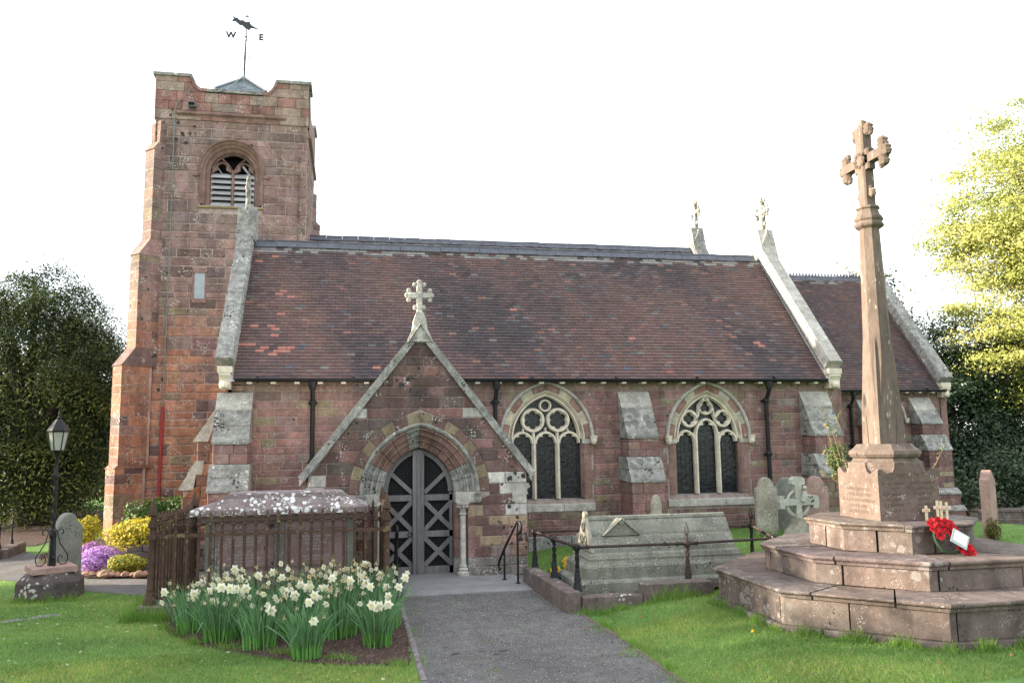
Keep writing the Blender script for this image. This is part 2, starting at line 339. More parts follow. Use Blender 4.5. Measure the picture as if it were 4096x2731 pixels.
def stones(F, parent, name, z0, z1, Lf, Rf, openings, course, width, tonef, m, w0=-.05, w1=.012, bev=.012, rough=0, cap=300, joint=.006, jit=0):
    """coursed masonry between the curves Lf(z) and Rf(z), cut round the openings (zlow, zhigh, f(z)->(left,right))"""
    Q = []; z = z0
    while z < z1-.02:
        h = random.uniform(*course); zt = min(z+h, z1)
        if z1-zt < course[0]*.5: zt = z1
        zm = (z+zt)/2
        cuts = [(Lf(z), Lf(zt), 0)]; ops = sorted([o for o in openings if o[0] < zm < o[1]], key=lambda o: o[2](zm)[0])
        segs = []; la, lb = Lf(z), Lf(zt)
        for o in ops:
            a = o[2](max(z, o[0])); b = o[2](min(zt, o[1])); segs.append((la, lb, a[0], b[0])); la, lb = a[1], b[1]
        segs.append((la, lb, Rf(z), Rf(zt)))
        for (xa, xb, ya, yb) in segs:
            if max(ya-xa, yb-xb) < .05: continue
            lo = max(xa, xb)+.06; hi = min(ya, yb)-.06; br = []
            x = min(xa, xb)+random.uniform(.35, 1)*width[1]
            while x < hi:
                if x > lo: br.append(x)
                x += random.uniform(*width)
            pts = [(xa, xb)]+[(b, b) for b in br]+[(ya, yb)]
            for i in range(len(pts)-1):
                (a0, a1), (b0, b1) = pts[i], pts[i+1]; j = joint
                if b0-a0 < 2.5*j and b1-a1 < 2.5*j: continue
                q = [(a0+j, z+j), (max(a0+j, b0-j), z+j), (max(a1+j, b1-j), zt-j), (min(a1+j, max(a1+j, b1-j)), zt-j)]
                if jit: q = [(p[0]+random.uniform(-jit, jit), p[1]+random.uniform(-jit, jit)) for p in q]
                Q.append((q, (b0-a0+b1-a1)*(zt-z)))
        z = zt
    Q.sort(key=lambda t: -t[1]); rest = MB()
    for i, (q, ar) in enumerate(Q):
        tn = tonef(sum(p[0] for p in q)/4, sum(p[1] for p in q)/4); w = w1+random.uniform(-.004, .006)
        if i < cap:
            mb = MB(); mb.stone(q, F, w0, w, bev, tn, rough); mb.build(name, m, parent, fixn=False)
        else: rest.stone(q, F, w0, w, bev, tn, rough)
    if rest.v: rest.build(name+'work', m, parent, kind='stuff', fixn=False)
def core(mb, F, xs, lo, hi, openings, w=0, thick=.4, tone=(.5, .5, .5)):
    """mortar wall behind the stones: vertical strips with real holes; openings: (arch, sill)"""
    X = set(xs)
    for a, sill in openings:
        for i in range(17): X.add(a.cx-a.a+2*a.a*i/16)
    X = sorted(X)
    for xa, xb in zip(X, X[1:]):
        if xb-xa < 1e-5: continue
        xm = (xa+xb)/2; cur = [(lo(xa), lo(xb))]; iv = []
        op = [(a, s_) for a, s_ in openings if a.cx-a.a < xm < a.cx+a.a]
        def az(a, x): return a.z(x) if a.z(x) is not None else a.zs
        if op:
            a, s_ = op[0]; iv = [((lo(xa), lo(xb)), (s_, s_)), ((az(a, xa), az(a, xb)), (hi(xa), hi(xb)))]
        else: iv = [((lo(xa), lo(xb)), (hi(xa), hi(xb)))]
        for (la, lb), (ha, hb) in iv:
            if ha-la < 1e-4 and hb-lb < 1e-4: continue
            P = [F(xa, la, w), F(xb, lb, w), F(xb, lb, w-thick), F(xa, la, w-thick), F(xa, ha, w), F(xb, hb, w), F(xb, hb, w-thick), F(xa, ha, w-thick)]
            mb.hexa(P, tone)
def voussoirs(arch, F, o0, o1, n, tones, parent, m, name='voussoir', w0=-.05, w1=.02, bev=.008):
    for side in (0, 1):
        for i in range(n):
            t0, t1 = i/n, (i+1)/n
            if side: t0, t1 = 2-t1, 2-t0
            q = [arch.P(o0, t0+.004), arch.P(o0, t1-.004), arch.P(o1, t1-.004), arch.P(o1, t0+.004)]
            if True: q = q[::-1]
            mb = MB(); mb.stone(q, F, w0, w1+random.uniform(-.002, .003), bev, vary(tones[i % len(tones)], .12)); mb.build(name, m, parent)
def text(body, size, loc, rot, m, parent, name='lettering', extrude=.002, align='CENTER', bold=0):
    c = bpy.data.curves.new(name, 'FONT'); c.body = body; c.size = size; c.align_x = align; c.align_y = 'CENTER'; c.extrude = extrude; c.offset = bold
    t = bpy.data.objects.new(name, c); COL.objects.link(t)
    me = bpy.data.meshes.new_from_object(t.evaluated_get(bpy.context.evaluated_depsgraph_get()))
    bpy.data.objects.remove(t); bpy.data.curves.remove(c)
    o = bpy.data.objects.new(name, me); COL.objects.link(o); me.materials.clear(); me.materials.append(m)
    place(o, loc, parent); o.rotation_euler = rot
    return o
def head_stop(c, s, m, parent, facing=(0, -1)):     # small carved head
    mb = MB(); prof = [(.02, -.95), (.32, -.85), (.55, -.55), (.66, -.15), (.7, .2), (.66, .55), (.45, .8), (.1, .92)]
    n = 14; fx, fy = facing
    rings = []
    for r, z in prof:
        ring = []
        for i in range(n+1):
            a = 2*math.pi*i/n; dx, dy = math.cos(a), math.sin(a); f = dx*fx+dy*fy; k = 1.0
            lat = abs(-dx*fy+dy*fx)
            if f > .85 and -.35 < z < .1: k = 1.32          # nose
            elif f > .6 and .0 < z < .4 and lat > .25: k = .88    # eye sockets
            elif f > .7 and z < -.5: k = 1.12                # chin and beard
            ring.append((c[0]+s*r*k*dx, c[1]+s*r*k*dy, c[2]+s*z))
        rings.append(ring)
    mb.loft(rings)
    mb.lathe([(.74*s, .38*s), (.8*s, .5*s), (.78*s, .75*s), (.86*s, .95*s), (.3*s, 1.0*s)], c, 12)      # headdress
    return mb.build('head_stop', m, parent, smooth=50)
# ------------------------------------------------------------ setting: ground, paths, bed
def sheet(name, poly, m, dz, step=.35, kind='structure'):
    """ground-hugging sheet inside a polygon, dz above the terrain"""
    import bmesh
    bm = bmesh.new(); vs = [bm.verts.new((x, y, 0)) for x, y in poly]; bm.faces.new(vs)
    xs = [p[0] for p in poly]; ys = [p[1] for p in poly]
    for ax, lo, hi in ((0, min(xs), max(xs)), (1, min(ys), max(ys))):
        k = math.floor(lo/step)+1
        while k*step < hi:
            co = [0, 0, 0]; no = [0, 0, 0]; co[ax] = k*step; no[ax] = 1
            bmesh.ops.bisect_plane(bm, geom=bm.verts[:]+bm.edges[:]+bm.faces[:], plane_co=co, plane_no=no); k += 1
    for v in bm.verts: v.co.z = gz(v.co.x, v.co.y)+dz
    bm.normal_update()
    me = bpy.data.meshes.new(name); bm.to_mesh(me); bm.free(); me.materials.append(m); me.shade_smooth()
    if me.polygons[0].normal.z < 0: me.flip_normals()
    o = bpy.data.objects.new(name, me); COL.objects.link(o); place(o, (0, 0, 0)); o['kind'] = kind
    return o
gx = sorted(set(list(np.arange(-12, 20, .4))+[-400, -150, -60, -30, -18, 26, 40, 80, 200, 400]))
gy = sorted(set(list(np.arange(0, 27, .4))+[-60, -20, -5, 32, 45, 80, 160, 400, 700]))
g = MB(); vv = [(x, y, gz(x, y)) for y in gy for x in gx]; n = len(gx)
g.add(vv, [(j*n+i, j*n+i+1, (j+1)*n+i+1, (j+1)*n+i) for j in range(len(gy)-1) for i in range(n-1)])
g.build('ground', M_LAWN, kind='structure', smooth=True, origin=(0, 0, 0))
def wob(pts, a=.02, n=8):
    out = []
    for i in range(len(pts)):
        p, q = pts[i], pts[(i+1) % len(pts)]
        for k in range(n): t = k/n; out.append((p[0]+(q[0]-p[0])*t+(random.uniform(-a, a) if k else 0), p[1]+(q[1]-p[1])*t+(random.uniform(-a, a) if k else 0)))
    return out
sheet('path', [(.73, 2), (2.98, 2), (2.95, 9), (2.9, 10.7), (2.72, 12.8), (2.9, 13.62), (-.7, 13.62), (-.7, 15.9), (-2.9, 15.6), (-3.2, 14.85), (-4.2, 15.35), (-4.75, 16.1), (-5.8, 17.3), (-6.3, 18.9), (-6.9, 19.6), (-9.5, 19.2), (-9.5, 16.6), (-6.4, 16.0), (-5.2, 15.1), (-4.0, 13.95), (-2.9, 13.2), (-2.75, 13.55), (.62, 13.55), (.72, 11)], M_PATH, .006)
bedp = [(-2.5, 11.45), (-2.25, 11.05), (-2.0, 10.45), (-1.6, 9.84), (-1.08, 9.32), (-.62, 8.95), (-.1, 8.66), (.62, 8.45), (.66, 9.5), (.66, 11.6), (-2.5, 11.6)]
sheet('flower_bed_soil', wob(bedp, .02, 4), M_SOIL, .010)
sheet('raised_bed_soil', [(-2.9, 14.7), (-3.2, 14.85), (-4.2, 15.35), (-4.75, 16.1), (-5.8, 17.3), (-6.3, 18.9), (-5.9, 21.9), (-2.6, 21.9), (-2.6, 15.6)], M_SOIL, .012)
mb = MB(); mb.box(.3, 2.0, 13.52, 14.3, -.05, .03); mb.build('porch_floor', M_SLAB, kind='structure')
mb = MB(); mb.bbox(.7, 2.68, 12.05, 13.5, -.02, .035, .008); mb.build('threshold_slab', M_SLAB, kind='structure')
sheet('far_path', [(13.5, 16.6), (40, 18.2), (40, 19.9), (14.5, 19.2)], M_PATH, .012, step=.4)
sheet('bare_ground', [(-7, 20.6), (-6.7, 24), (-7, 31), (-22, 33), (-24, 26), (-11, 20.8)], M_SOIL, .012, step=1)

# ------------------------------------------------------------ church
RED = [(.235, .136, .118), (.21, .118, .106), (.245, .15, .13), (.2, .126, .114), (.25, .14, .12)]
OCH = [(.235, .19, .13), (.22, .175, .115)]; GRY = [(.25, .19, .17), (.22, .185, .165)]
DRK = [(.105, .068, .060), (.125, .078, .068), (.145, .09, .078), (.09, .062, .057), (.115, .085, .075)]; PAL = [(.44, .43, .38)]
def t_aisle(x, z):
    r = random.random()
    if r < .06: return vary(random.choice(OCH))
    if r < .12: return vary(random.choice(GRY))
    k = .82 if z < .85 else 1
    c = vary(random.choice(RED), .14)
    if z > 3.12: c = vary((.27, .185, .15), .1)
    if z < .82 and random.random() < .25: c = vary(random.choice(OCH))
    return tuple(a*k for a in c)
def t_tower(x, z):
    r = random.random()
    if r < .03: return vary(random.choice(OCH))
    if r < .2: return vary((.2, .135, .12), .2)
    if r < .27: return vary((.16, .10, .09), .2)
    lo = vary(random.choice([(.38, .19, .12), (.33, .16, .105), (.29, .16, .12), (.34, .19, .125)]), .12)  # lower tower: sunlit glow put into the stone colour as warmer tones
    hi = vary(random.choice([(.26, .165, .145), (.225, .155, .135), (.19, .135, .12), (.235, .15, .13), (.25, .165, .14), (.17, .125, .115)]), .12)
    t = sstep(4, 7, z); return tuple(a*(1-t)+b*t for a, b in zip(lo, hi))
church = thing('church', 'red sandstone parish church with square west tower, tiled roofs and gabled south porch', 'church', (0, 16, 0))
# --- aisle
FA = south(16.0)
w1 = Arch(3.88, 2.23, .72, .91); w2 = Arch(7.36, 2.20, .69, .93)
aw = MB(); core(aw, FA, [-2.25, 10.2], lambda x: 0, lambda x: 3.5, [(w1.grown(.055), 1.03), (w2.grown(.055), 1.05)], thick=.45)
aisle = aw.build('aisle_wall', M_MORTAR, church)
ops = [(.82, 3.45, lambda z, a=w: (a.cx-a.hw(z, .24), a.cx+a.hw(z, .24))) for w in (w1, w2)]
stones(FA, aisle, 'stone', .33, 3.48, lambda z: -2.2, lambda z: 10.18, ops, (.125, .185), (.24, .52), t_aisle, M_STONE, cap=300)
pl = MB()
x = -2.2
while x < 10.1:
    w = random.uniform(.6, .95); mb = MB(); mb.bbox(x+.005, min(x+w, 10.2)-.005, 15.93, 16.05, -.05, .325, .02); mb.build('plinth_stone', M_WEATHER, aisle); x += w
def window(w, sill, kind):
    fr = MB(); mould(fr, w, [(.07, .018), (.055, .012), (.03, -.05), (.0, -.09), (0, -.3)], FA, 14)
    fr.build('arch_reveal', M_CREAM, aisle, smooth=35)
    voussoirs(w, FA, .07, .2, 5, [(.25, .145, .12), (.40, .36, .28)] if kind else [(.24, .145, .12), (.40, .35, .26)], aisle, M_STONE)
    hd = MB(); mould(hd, w, [(.2, -.02), (.2, .05), (.225, .075), (.25, .07), (.27, .03), (.27, -.02)], FA, 14); hd.build('hood_mould', M_PALE, aisle, smooth=35)
    for s in (-1, 1):
        head_stop((w.cx+s*(w.a+.235), 15.9, w.zs-.03), .1, M_CREAM, aisle)
        z = sill; k = 0
        while z < w.zs-.05:
            zt = min(z+random.uniform(.26, .36), w.zs-.09)
            if w.zs-.09-zt < .12: zt = w.zs-.09
            wd = .25 if k % 2 else .2; a, b = sorted((w.cx+s*(w.a+.0), w.cx+s*(w.a+wd)))
            mb = MB(); rg = []
            for zz in (z+.003, zt-.003): rg.append([FA(w.cx+s*(w.a+o), zz, d) for o, d in ((wd, -.02), (wd, .016), (.07, .016), (.03, -.05), (0, -.09), (0, -.3))])
            mb.loft(rg, cap=False); mb.add([rg[1][i] for i in range(6)], [(0, 1, 2, 3, 4, 5)]); mb.build('jamb_stone', M_PINK, aisle)
            z = zt; k += 1
            if zt >= w.zs-.1: break
        mb = MB(); a, b = sorted((w.cx+s*(w.a+.02), w.cx+s*(w.a+.27))); mb.box(a, b, 15.975, 16.1, w.zs-.09, w.zs); mb.build('springer', M_PALE, aisle)
    # sill: sloping pale stones
    for i in range(3):
        xa = w.cx-w.a-.26+i*(2*w.a+.52)/3; xb = xa+(2*w.a+.52)/3-.006; mb = MB()
        mb.hexa([(xa, 15.95, sill-.24), (xb, 15.95, sill-.24), (xb, 16.3, sill-.24), (xa, 16.3, sill-.24), (xa, 15.95, sill-.12), (xb, 15.95, sill-.12), (xb, 16.25, sill+.03), (xa, 16.25, sill+.03)]); mb.build('sill', M_PALE, aisle)
    gl = MB(); gl.box(w.cx-w.a, w.cx+w.a, 16.175, 16.19, sill, w.apex()); gl.build('glass_pane', M_GLASS, aisle)
    tr = MB(); d0, d1 = -.16, -.045
    def light(cx, zs, a, ap):
        ar = Arch(cx, zs, a, ap-zs); bar2d(tr, ar.path(-.005, 8), FA, .062, d0, d1, bev=.5)
        for s in (0, 1):
            t = lambda k: k if not s else 2-k
            c0, c1, c2 = ar.P(0, t(.22)), ar.P(0, t(.5)), ar.P(0, t(.8)); tip = (cx+(c1[0]-cx)*.42, c1[1]-.03*a-.01)
            m1 = ((c0[0]+tip[0])/2+(c0[0]-cx)*.12, (c0[1]+tip[1])/2+.02); m2 = ((c2[0]+tip[0])/2+(c1[0]-cx)*.12, (c2[1]+tip[1])/2+.03)
            tr.prism([c0, m1, tip, m2, c2, c1], FA, d0, d1-.02)
    cx = w.cx
    outer = w.path(-.02, 14); bar2d(tr, outer, FA, .06, d0, d1+.02)
    if kind == 0:
        mx = .247; la = .225
        for k in (-1, 0, 1): light(cx+k*.485, w.zs-.08, .215, w.zs+.14)
        for k in (-1, 1):
            foilring(tr, cx+k*.262, w.zs+.385, .25, 6, .108, .072, FA, d0, d1, rot=math.pi/6)
        foilring(tr, cx, w.zs+.68, .128, 1, 0, .082, FA, d0, d1)
        bar2d(tr, [(cx, w.zs+.14), (cx, w.zs+.24)], FA, .05, d0, d1-.02)
        for k in (-1, 1):
            bar2d(tr, [(cx+k*.245, w.zs-.02), (cx+k*.25, w.zs+.15)], FA, .07, d0, d1-.02); bar2d(tr, [(cx+k*.48, w.zs+.13), (cx+k*.45, w.zs+.22)], FA, .05, d0, d1-.02)
        mpos = (-.245, .245); tops = (w.zs+.0,)*2; spring = [w.zs-.08]*3
    else:
        for k in (-1, 1): light(cx+k*.465, w.zs-.06, .2, w.zs+.17)
        light(cx, w.zs+.12, .235, w.zs+.41)
        for k in (-1, 1): foilring(tr, cx+k*.375, w.zs+.42, .19, 4, .066, .062, FA, d0, d1, rot=math.pi/4*0)
        foilring(tr, cx, w.zs+.66, .17, 3, .06, .068, FA, d0, d1, rot=math.pi/2)
        bar2d(tr, [(cx-.24, w.zs+.36), (cx-.17, w.zs+.5), (cx-.15, w.zs+.7), (cx, w.zs+.9)], FA, .05, d0, d1)
        bar2d(tr, [(cx+.24, w.zs+.36), (cx+.17, w.zs+.5), (cx+.15, w.zs+.7), (cx, w.zs+.9)], FA, .05, d0, d1)
        mpos = (-.25, .25)
    tr.build('tracery', M_CREAM, aisle, smooth=35)
    for k in mpos:
        mb = MB(); bar2d(mb, [(cx+k, sill-.0), (cx+k, w.zs+(.0 if kind == 0 else .14))], FA, .088, d0, d1+.025, bev=.3); mb.build('mullion', M_CREAM, aisle)
    # leading and saddle bars
    ld = MB(); edges = [cx-w.a+.04, cx-.27, cx-.22, cx+.22, cx+.27, cx+w.a-.04]
    for a, b in ((edges[0], edges[1]), (edges[2], edges[3]), (edges[4], edges[5])):
        z = sill+.06
        while z < w.zs: ld.box(a, b, 16.166, 16.175, z, z+.006); z += random.uniform(.05, .1)
        for i in range(1, 4): xx = a+(b-a)*i/4; ld.box(xx-.003, xx+.003, 16.166, 16.175, sill, w.zs)
        for i in range(14):
            p = (random.uniform(a, b), random.uniform(sill, w.zs)); q = (min(b, max(a, p[0]+random.uniform(-.1, .1))), p[1]+random.uniform(-.08, .08))
            bar2d(ld, [p, q], FA, .007, -.175, -.164)
        for xx in (a+.005, b-.005): ld.tube([(xx, 16.11, sill+.02), (xx, 16.11, w.zs)], .006, 5)
        ld.tube([(a, 16.11, sill+.02), (b, 16.11, sill+.02)], .006, 5)
    ld.build('leading', M_CAME, aisle, kind='stuff')
window(w1, 1.05, 0); window(w2, 1.07, 1)
mb = MB(); mb.prism([(16.45, 0), (21, 0), (21, 3.5), (18.5, 6.6), (16.0, 3.48), (16.0, .0)], west(10.2), -.3, .0); mb.build('gable_wall', M_PINK, church)
mb = MB(); mb.prism([(16.45, 0), (21, 0), (21, 3.5), (18.5, 6.6), (16.0, 3.48), (16.0, .0)], west(-2.25), -.3, .04); mb.build('gable_wall', M_PINK, church)
mb = MB(); mb.box(-2.2, 10.4, 16.45, 16.6, 0, 3.4); mb.build('dark_inside_sheet', M_DARK, church)  # near-black sheet standing in for the shade inside the aisle

# --- tiled roofs
def tone_tile(x, s, bright=()):
    for bx, bs in bright:
        if abs(x-bx) < .085 and abs(s-bs) < .0115: return (.30, .13, .105)
    r = random.random()
    big = 1.15*math.sin(x*1.7+math.sin(x*.6)*2+s*3.5)+1.1*math.sin(x*.75-s*4+1)+.5*math.sin(x*5.1+s*9)+random.uniform(-.8, .8)
    if s < .16: big -= .7
    c = (.054, .042, .044) if big > 1.1 else (.074, .051, .051) if big > .2 else (.096, .062, .058) if big > -1.2 else (.116, .07, .061)
    if r < .018: c = (.16, .085, .07)
    elif r < .05: c = (.08, .075, .08)
    elif r < .065: c = (.115, .10, .095)
    if s > .93 and random.random() < .6: c = (.20, .19, .18)
    return vary(c, .16)
def tiled(parent, x0, x1, p0, p1, rows, tw=.165, cap=300, bright=(), dark=1.0, sag=.012):
    y0, z0 = p0; y1, z1 = p1; Ls = math.hypot(y1-y0, z1-z0); dy, dz = (y1-y0)/Ls, (z1-z0)/Ls; ny, nz = -dz, dy
    gl = Ls/rows; var = {}; V = []; LP = []; T = []; cnt = 0
    def corner(u, s, n): return (u, y0+dy*s+ny*n, z0+dz*s+nz*n)
    for r in range(rows):
        s = r*gl; x = x0-(tw/2 if r % 2 else 0); 
        while x < x1-.02:
            a = max(x, x0)+.0018; b = min(x+tw, x1)-.0018; x += tw
            if b-a < .03: continue
            n0 = .022+random.uniform(-.001, .0015)+sag*math.sin(a*1.1+r*.05)*math.sin(r/rows*3.1); tl = random.uniform(-.0008, .0008); js = random.uniform(-.004, .004)
            tn = tuple(k*dark for k in tone_tile((a+b)/2, r/rows, bright))
            if r < 5 and cnt < cap:
                key = min(range(14), key=lambda i: sum((PALT[i][k]-tn[k])**2 for k in range(3))) 
                full = abs((b-a)-(tw-.0036)) < 1e-4
                if full:
                    if key not in var:
                        t = MB(); g1 = gl*1.25; w = tw-.0036; q = lambda u, s_, n_: (u-w/2, dy*s_+ny*n_, dz*s_+nz*n_)
                        t.add([q(0, 0, .0), q(w, 0, 0), q(w, g1, -.016), q(0, g1, -.016), q(0, 0, -.016), q(w, 0, -.016), q(w, g1, -.03), q(0, g1, -.03)],
                              [(0, 1, 2, 3), (4, 5, 1, 0), (5, 6, 2, 1), (7, 4, 0, 3), (6, 7, 3, 2)], PALT[key])
                        o = t.build('roof_tile', M_TILE, parent, origin=(0, 0, 0), fixn=False); var[key] = o.data
                        bpy.data.objects.remove(o)
                    o = bpy.data.objects.new('roof_tile', var[key]); COL.objects.link(o); place(o, corner((a+b)/2, s+js, n0), parent); cnt += 1
                    continue
            bI = len(V); g1 = gl*1.25
            V += [corner(a, s+js, n0+tl), corner(b, s+js, n0-tl), corner(b, s+g1, n0-.016), corner(a, s+g1, n0-.016), corner(a, s+js, n0-.016), corner(b, s+js, n0-.016), corner(b, s+g1, n0-.03), corner(a, s+g1, n0-.03)]
            for f in ((0, 1, 2, 3), (4, 5, 1, 0), (5, 6, 2, 1), (7, 4, 0, 3)): LP += [bI+i for i in f]; T.append(tn)
    return bigmesh('roof_tiles', V, LP, T, M_TILE, parent, kind='stuff', k=4, origin=((x0+x1)/2, y0, z0))
PALT = [tuple(c) for c in [(.058, .045, .05), (.07, .052, .054), (.085, .058, .06), (.10, .062, .06), (.118, .068, .062), (.074, .051, .051), (.096, .062, .058), (.05, .042, .048), (.22, .09, .07), (.075, .08, .10), (.14, .13, .12), (.30, .13, .105), (.095, .055, .052), (.125, .085, .08)]]
BR = [(-1.46, .604), (-1.51, .582), (-1.24, .56), (-1.41, .439), (-1.83, .354), (-1.53, .355), (-1.47, .331), (-1.5, .292), (-2.0, .226), (-1.86, .226), (-1.71, .201), (-1.32, .185), (-1.16, .185), (-1.7, .164), (-1.41, .162), (.57, .058), (5.95, .286), (8.9, .25), (3.4, .5), (-1.9, .84), (-1.66, .9)]
def roofbase(x0, x1, p0, p1, yb, zb, name):
    mb = MB(); F = lambda u, v, w: (w, u, v)
    mb.prism([p0, p1, (yb, zb), (yb, zb-.25), (p1[0], p1[1]-.3), (p0[0], p0[1]-.04)], F, x0, x1); return mb.build(name, M_TILE, church)
for o in ():
    pass
r_a = roofbase(-2.2, 10.1, (15.78, 3.42), (18.5, 6.64), 21.0, 3.9, 'aisle_roof')
tiled(r_a, -2.14, 10.03, (15.76, 3.41), (18.47, 6.62), 46, bright=BR)
r_n = roofbase(-1.25, 10.75, (20.9, 4.4), (24, 8.2), 27.2, 4.3, 'nave_roof')
tiled(r_n, -1.2, 10.7, (20.9, 4.4), (23.97, 8.17), 50, cap=0)
r_c = roofbase(10.6, 16.9, (20.78, 3.48), (24, 7.42), 27.2, 3.5, 'chancel_roof')
tiled(r_c, 10.7, 16.85, (20.76, 3.48), (23.97, 7.40), 50, cap=0, dark=.8)
def ridge(x0, x1, y, z, parent, lw=.46, crest=False):
    x = x0
    while x < x1-.05:
        b = min(x+lw, x1); mb = MB()
        prof = [(-.13, -.145), (-.115, -.13), (-.02, .0), (-.03, .02), (0, .035), (.03, .02), (.02, 0), (.115, -.13), (.13, -.145), (.1, -.145), (0, -.02), (-.1, -.145)]
        dzz = random.uniform(-.006, .006)
        mb.prism([(y+p, z+q+dzz) for p, q in prof], lambda u, v, w: (w, u, v), x+.004, b-.004)
        if crest:
            k = x+.02
            while k < b-.06: mb.prism([(k, z+.04), (k+.09, z+.04), (k+.045, z+.13)], lambda u, v, w: (u, y-w, v), -.012, .012); k += .115
        mb.build('ridge_tile', M_RIDGE, parent); x = b
ridge(-2.12, 9.95, 18.5, 6.72, r_a); ridge(-1.2, 10.7, 24, 8.27, r_n); ridge(11.0, 16.85, 24, 7.46, r_c, crest=True)
def gutter(x0, x1, y, z, pipes):
    mb = MB(); ring = []
    for i in range(9): a = math.pi+math.pi*i/8; ring.append((math.cos(a)*.055, math.sin(a)*.055))
    mb.loft([[(x, y+p, z+q) for p, q in ring] for x in (x0, x1)]); mb.box(x0, x1, y-.058, y-.048, z-.005, z+.015); mb.box(x0, x1, y+.04, y+.2, z-.03, z+.0)
    k = x0+.4
    while k < x1: mb.tube([(k-.02, y, z-.0), (k+.02, y, z-.0)], .066, 10); k += 1.75
    g_ = mb.build('gutter', M_IRONB, church)
    k = x0+.25
    while k < x1-.1: mb = MB(); mb.box(k-.045, k+.045, y+.0, y+.24, z-.085, z-.055); mb.build('rafter_end', M_CREAM, church); k += .43
    for px, zb in pipes:
        mb = MB(); mb.lathe([(.06, 3.33-3.45+0), (.075, -.02), (.075, .04), (.06, .05)], (px, y, z-.09), 10)
        mb.tube([(px, y, z-.15), (px, y, z-.22), (px+.0, y+.15, z-.42), (px, y+.16, z-.5), (px, y+.16, zb)], .043, 10)
        for zz in (z-.48, z-1.6, z-2.6):
            if zz > zb: mb.lathe([(.058, 0), (.066, .02), (.066, .07), (.058, .09)], (px, y+.16, zz), 10); mb.box(px-.09, px+.09, y+.19, y+.23, zz+.02, zz+.05)
        mb.build('downpipe', M_IRONB, church, smooth=40)
gutter(-2.1, 10.02, 15.74, 3.42, [(-.7, .05), (2.82, .05), (8.66, .3)])
gutter(10.75, 17.0, 20.74, 3.5, [(14.0, .3)])
# verge copings, kneelers, finials
def cross(c, h, arm, th, axis, m, parent, name='finial_cross', lobes=True, ring=False):
    """carved gable cross; axis 0 = arms east-west, 1 = arms north-south; c = foot"""
    mb = MB(); ax = (1, 0) if axis == 0 else (0, 1)
    def B(u0, u1, z0, z1, d):
        if axis == 0: mb.bbox(c[0]+u0, c[0]+u1, c[1]-d, c[1]+d, c[2]+z0, c[2]+z1, th*.12)
        else: mb.bbox(c[0]-d, c[0]+d, c[1]+u0, c[1]+u1, c[2]+z0, c[2]+z1, th*.12)
    cz = h*.60; B(-th/2, th/2, 0, h*.97, th*.42); B(-arm*.92, arm*.92, cz-th*.45, cz+th*.45, th*.40)
    def lob(u, z, r, k=1.0): mb.lathe([(r*.3, -r), (r*.8, -r*.6), (r, 0), (r*.8, r*.6), (r*.3, r)], (c[0]+ax[0]*u, c[1]+ax[1]*u, c[2]+z), 8, sx=k if axis == 0 else .7, sy=.7 if axis == 0 else k)
    if lobes:
        for u, z in ((0, h), (-arm, cz), (arm, cz)): lob(u, z, th*.5)
        for s in (-1, 1):
            lob(s*th*.85, h*.93, th*.42); lob(-arm*.88, cz+s*th*.85, th*.42); lob(arm*.88, cz+s*th*.85, th*.42); lob(s*th*.75, h*.22, th*.45)
    if ring:
        pts = [(c[0]+ax[0]*math.cos(a)*arm*.55, c[1]+ax[1]*math.cos(a)*arm*.55, c[2]+cz+math.sin(a)*arm*.55) for a in [2*math.pi*i/24 for i in range(25)]]
        mb.tube(pts, th*.3, 6, cap=False)
    return mb.build(name, m, parent, smooth=35)
def verge(x0, x1, p0, p1, th, parent, seg, m, name='coping_stone', wallz=None):
    (y0, z0), (y1, z1) = p0, p1; L_ = math.hypot(y1-y0, z1-z0); dy, dz = (y1-y0)/L_, (z1-z0)/L_; ny, nz = -dz, dy; s = 0
    while s < L_-.02:
        e = min(s+seg*random.uniform(.85, 1.1), L_)
        if L_-e < seg*.3: e = L_
        mb = MB(); P = []
        a, b = s+.002, e-.002
        prof = [(a, -.16), (b, -.16), (b, th), (a, th)]
        mb.prism([(y0+dy*s_+ny*n_, z0+dz*s_+nz*n_) for s_, n_ in prof], lambda u, v, w: (w, u, v), x0, x1)
        mb.prism([(y0+dy*s_+ny*n_, z0+dz*s_+nz*n_) for s_, n_ in [(a, th), (b, th), (b, th+.03), (a, th+.03)]], lambda u, v, w: (w, u, v), x0+.03, x1-.03)
        mb.build(name, m, parent); s = e
def gable_top(x, y, z, parent, m, h=.42, w=.2):
    mb = MB(); mb.prism([(y-w*1.7, z-.38), (y+w*1.7, z-.38), (y+w*.6, z+h*.7), (y+w*.35, z+h), (y-w*.35, z+h), (y-w*.6, z+h*.7)], lambda u, v, q: (q, u, v), x-.2, x+.2)
    for s in (-1, 1):
        mb.prism([(x-.2, z-.05), (x+.2, z-.05), (x+.03, z+.32), (x-.03, z+.32)], lambda u, v, q: (u, y+q, v), s*w*.9-.05, s*w*.9+.05)
        mb.lathe([(.02, -.04), (.045, 0), (.02, .05)], (x, y+s*w*.9, z+.37), 8)
    mb.build('saddle_stone', m, parent)
def kneeler(x0, x1, y, z, parent):
    mb = MB(); mb.box(x0+.02, x1-.02, y-.02, y+.3, z-.12, z)
    mb.prism([(y+.0, z-.12), (y-.03, z-.16), (y+.03, z-.24), (y+.05, z-.42), (y+.3, z-.42), (y+.3, z-.12)], lambda u, v, q: (q, u, v), x0+.05, x1-.05)
    mb.lathe([(.03, -.06), (.09, -.03), (.1, .03), (.05, .08)], ((x0+x1)/2, y+.03, z-.36), 8); mb.build('kneeler', M_CREAM, parent)
verge(-2.46, -2.12, (15.72, 3.76), (18.5, 7.02), .05, church, .95, M_WEATHER); kneeler(-2.44, -2.14, 15.75, 3.66, church)
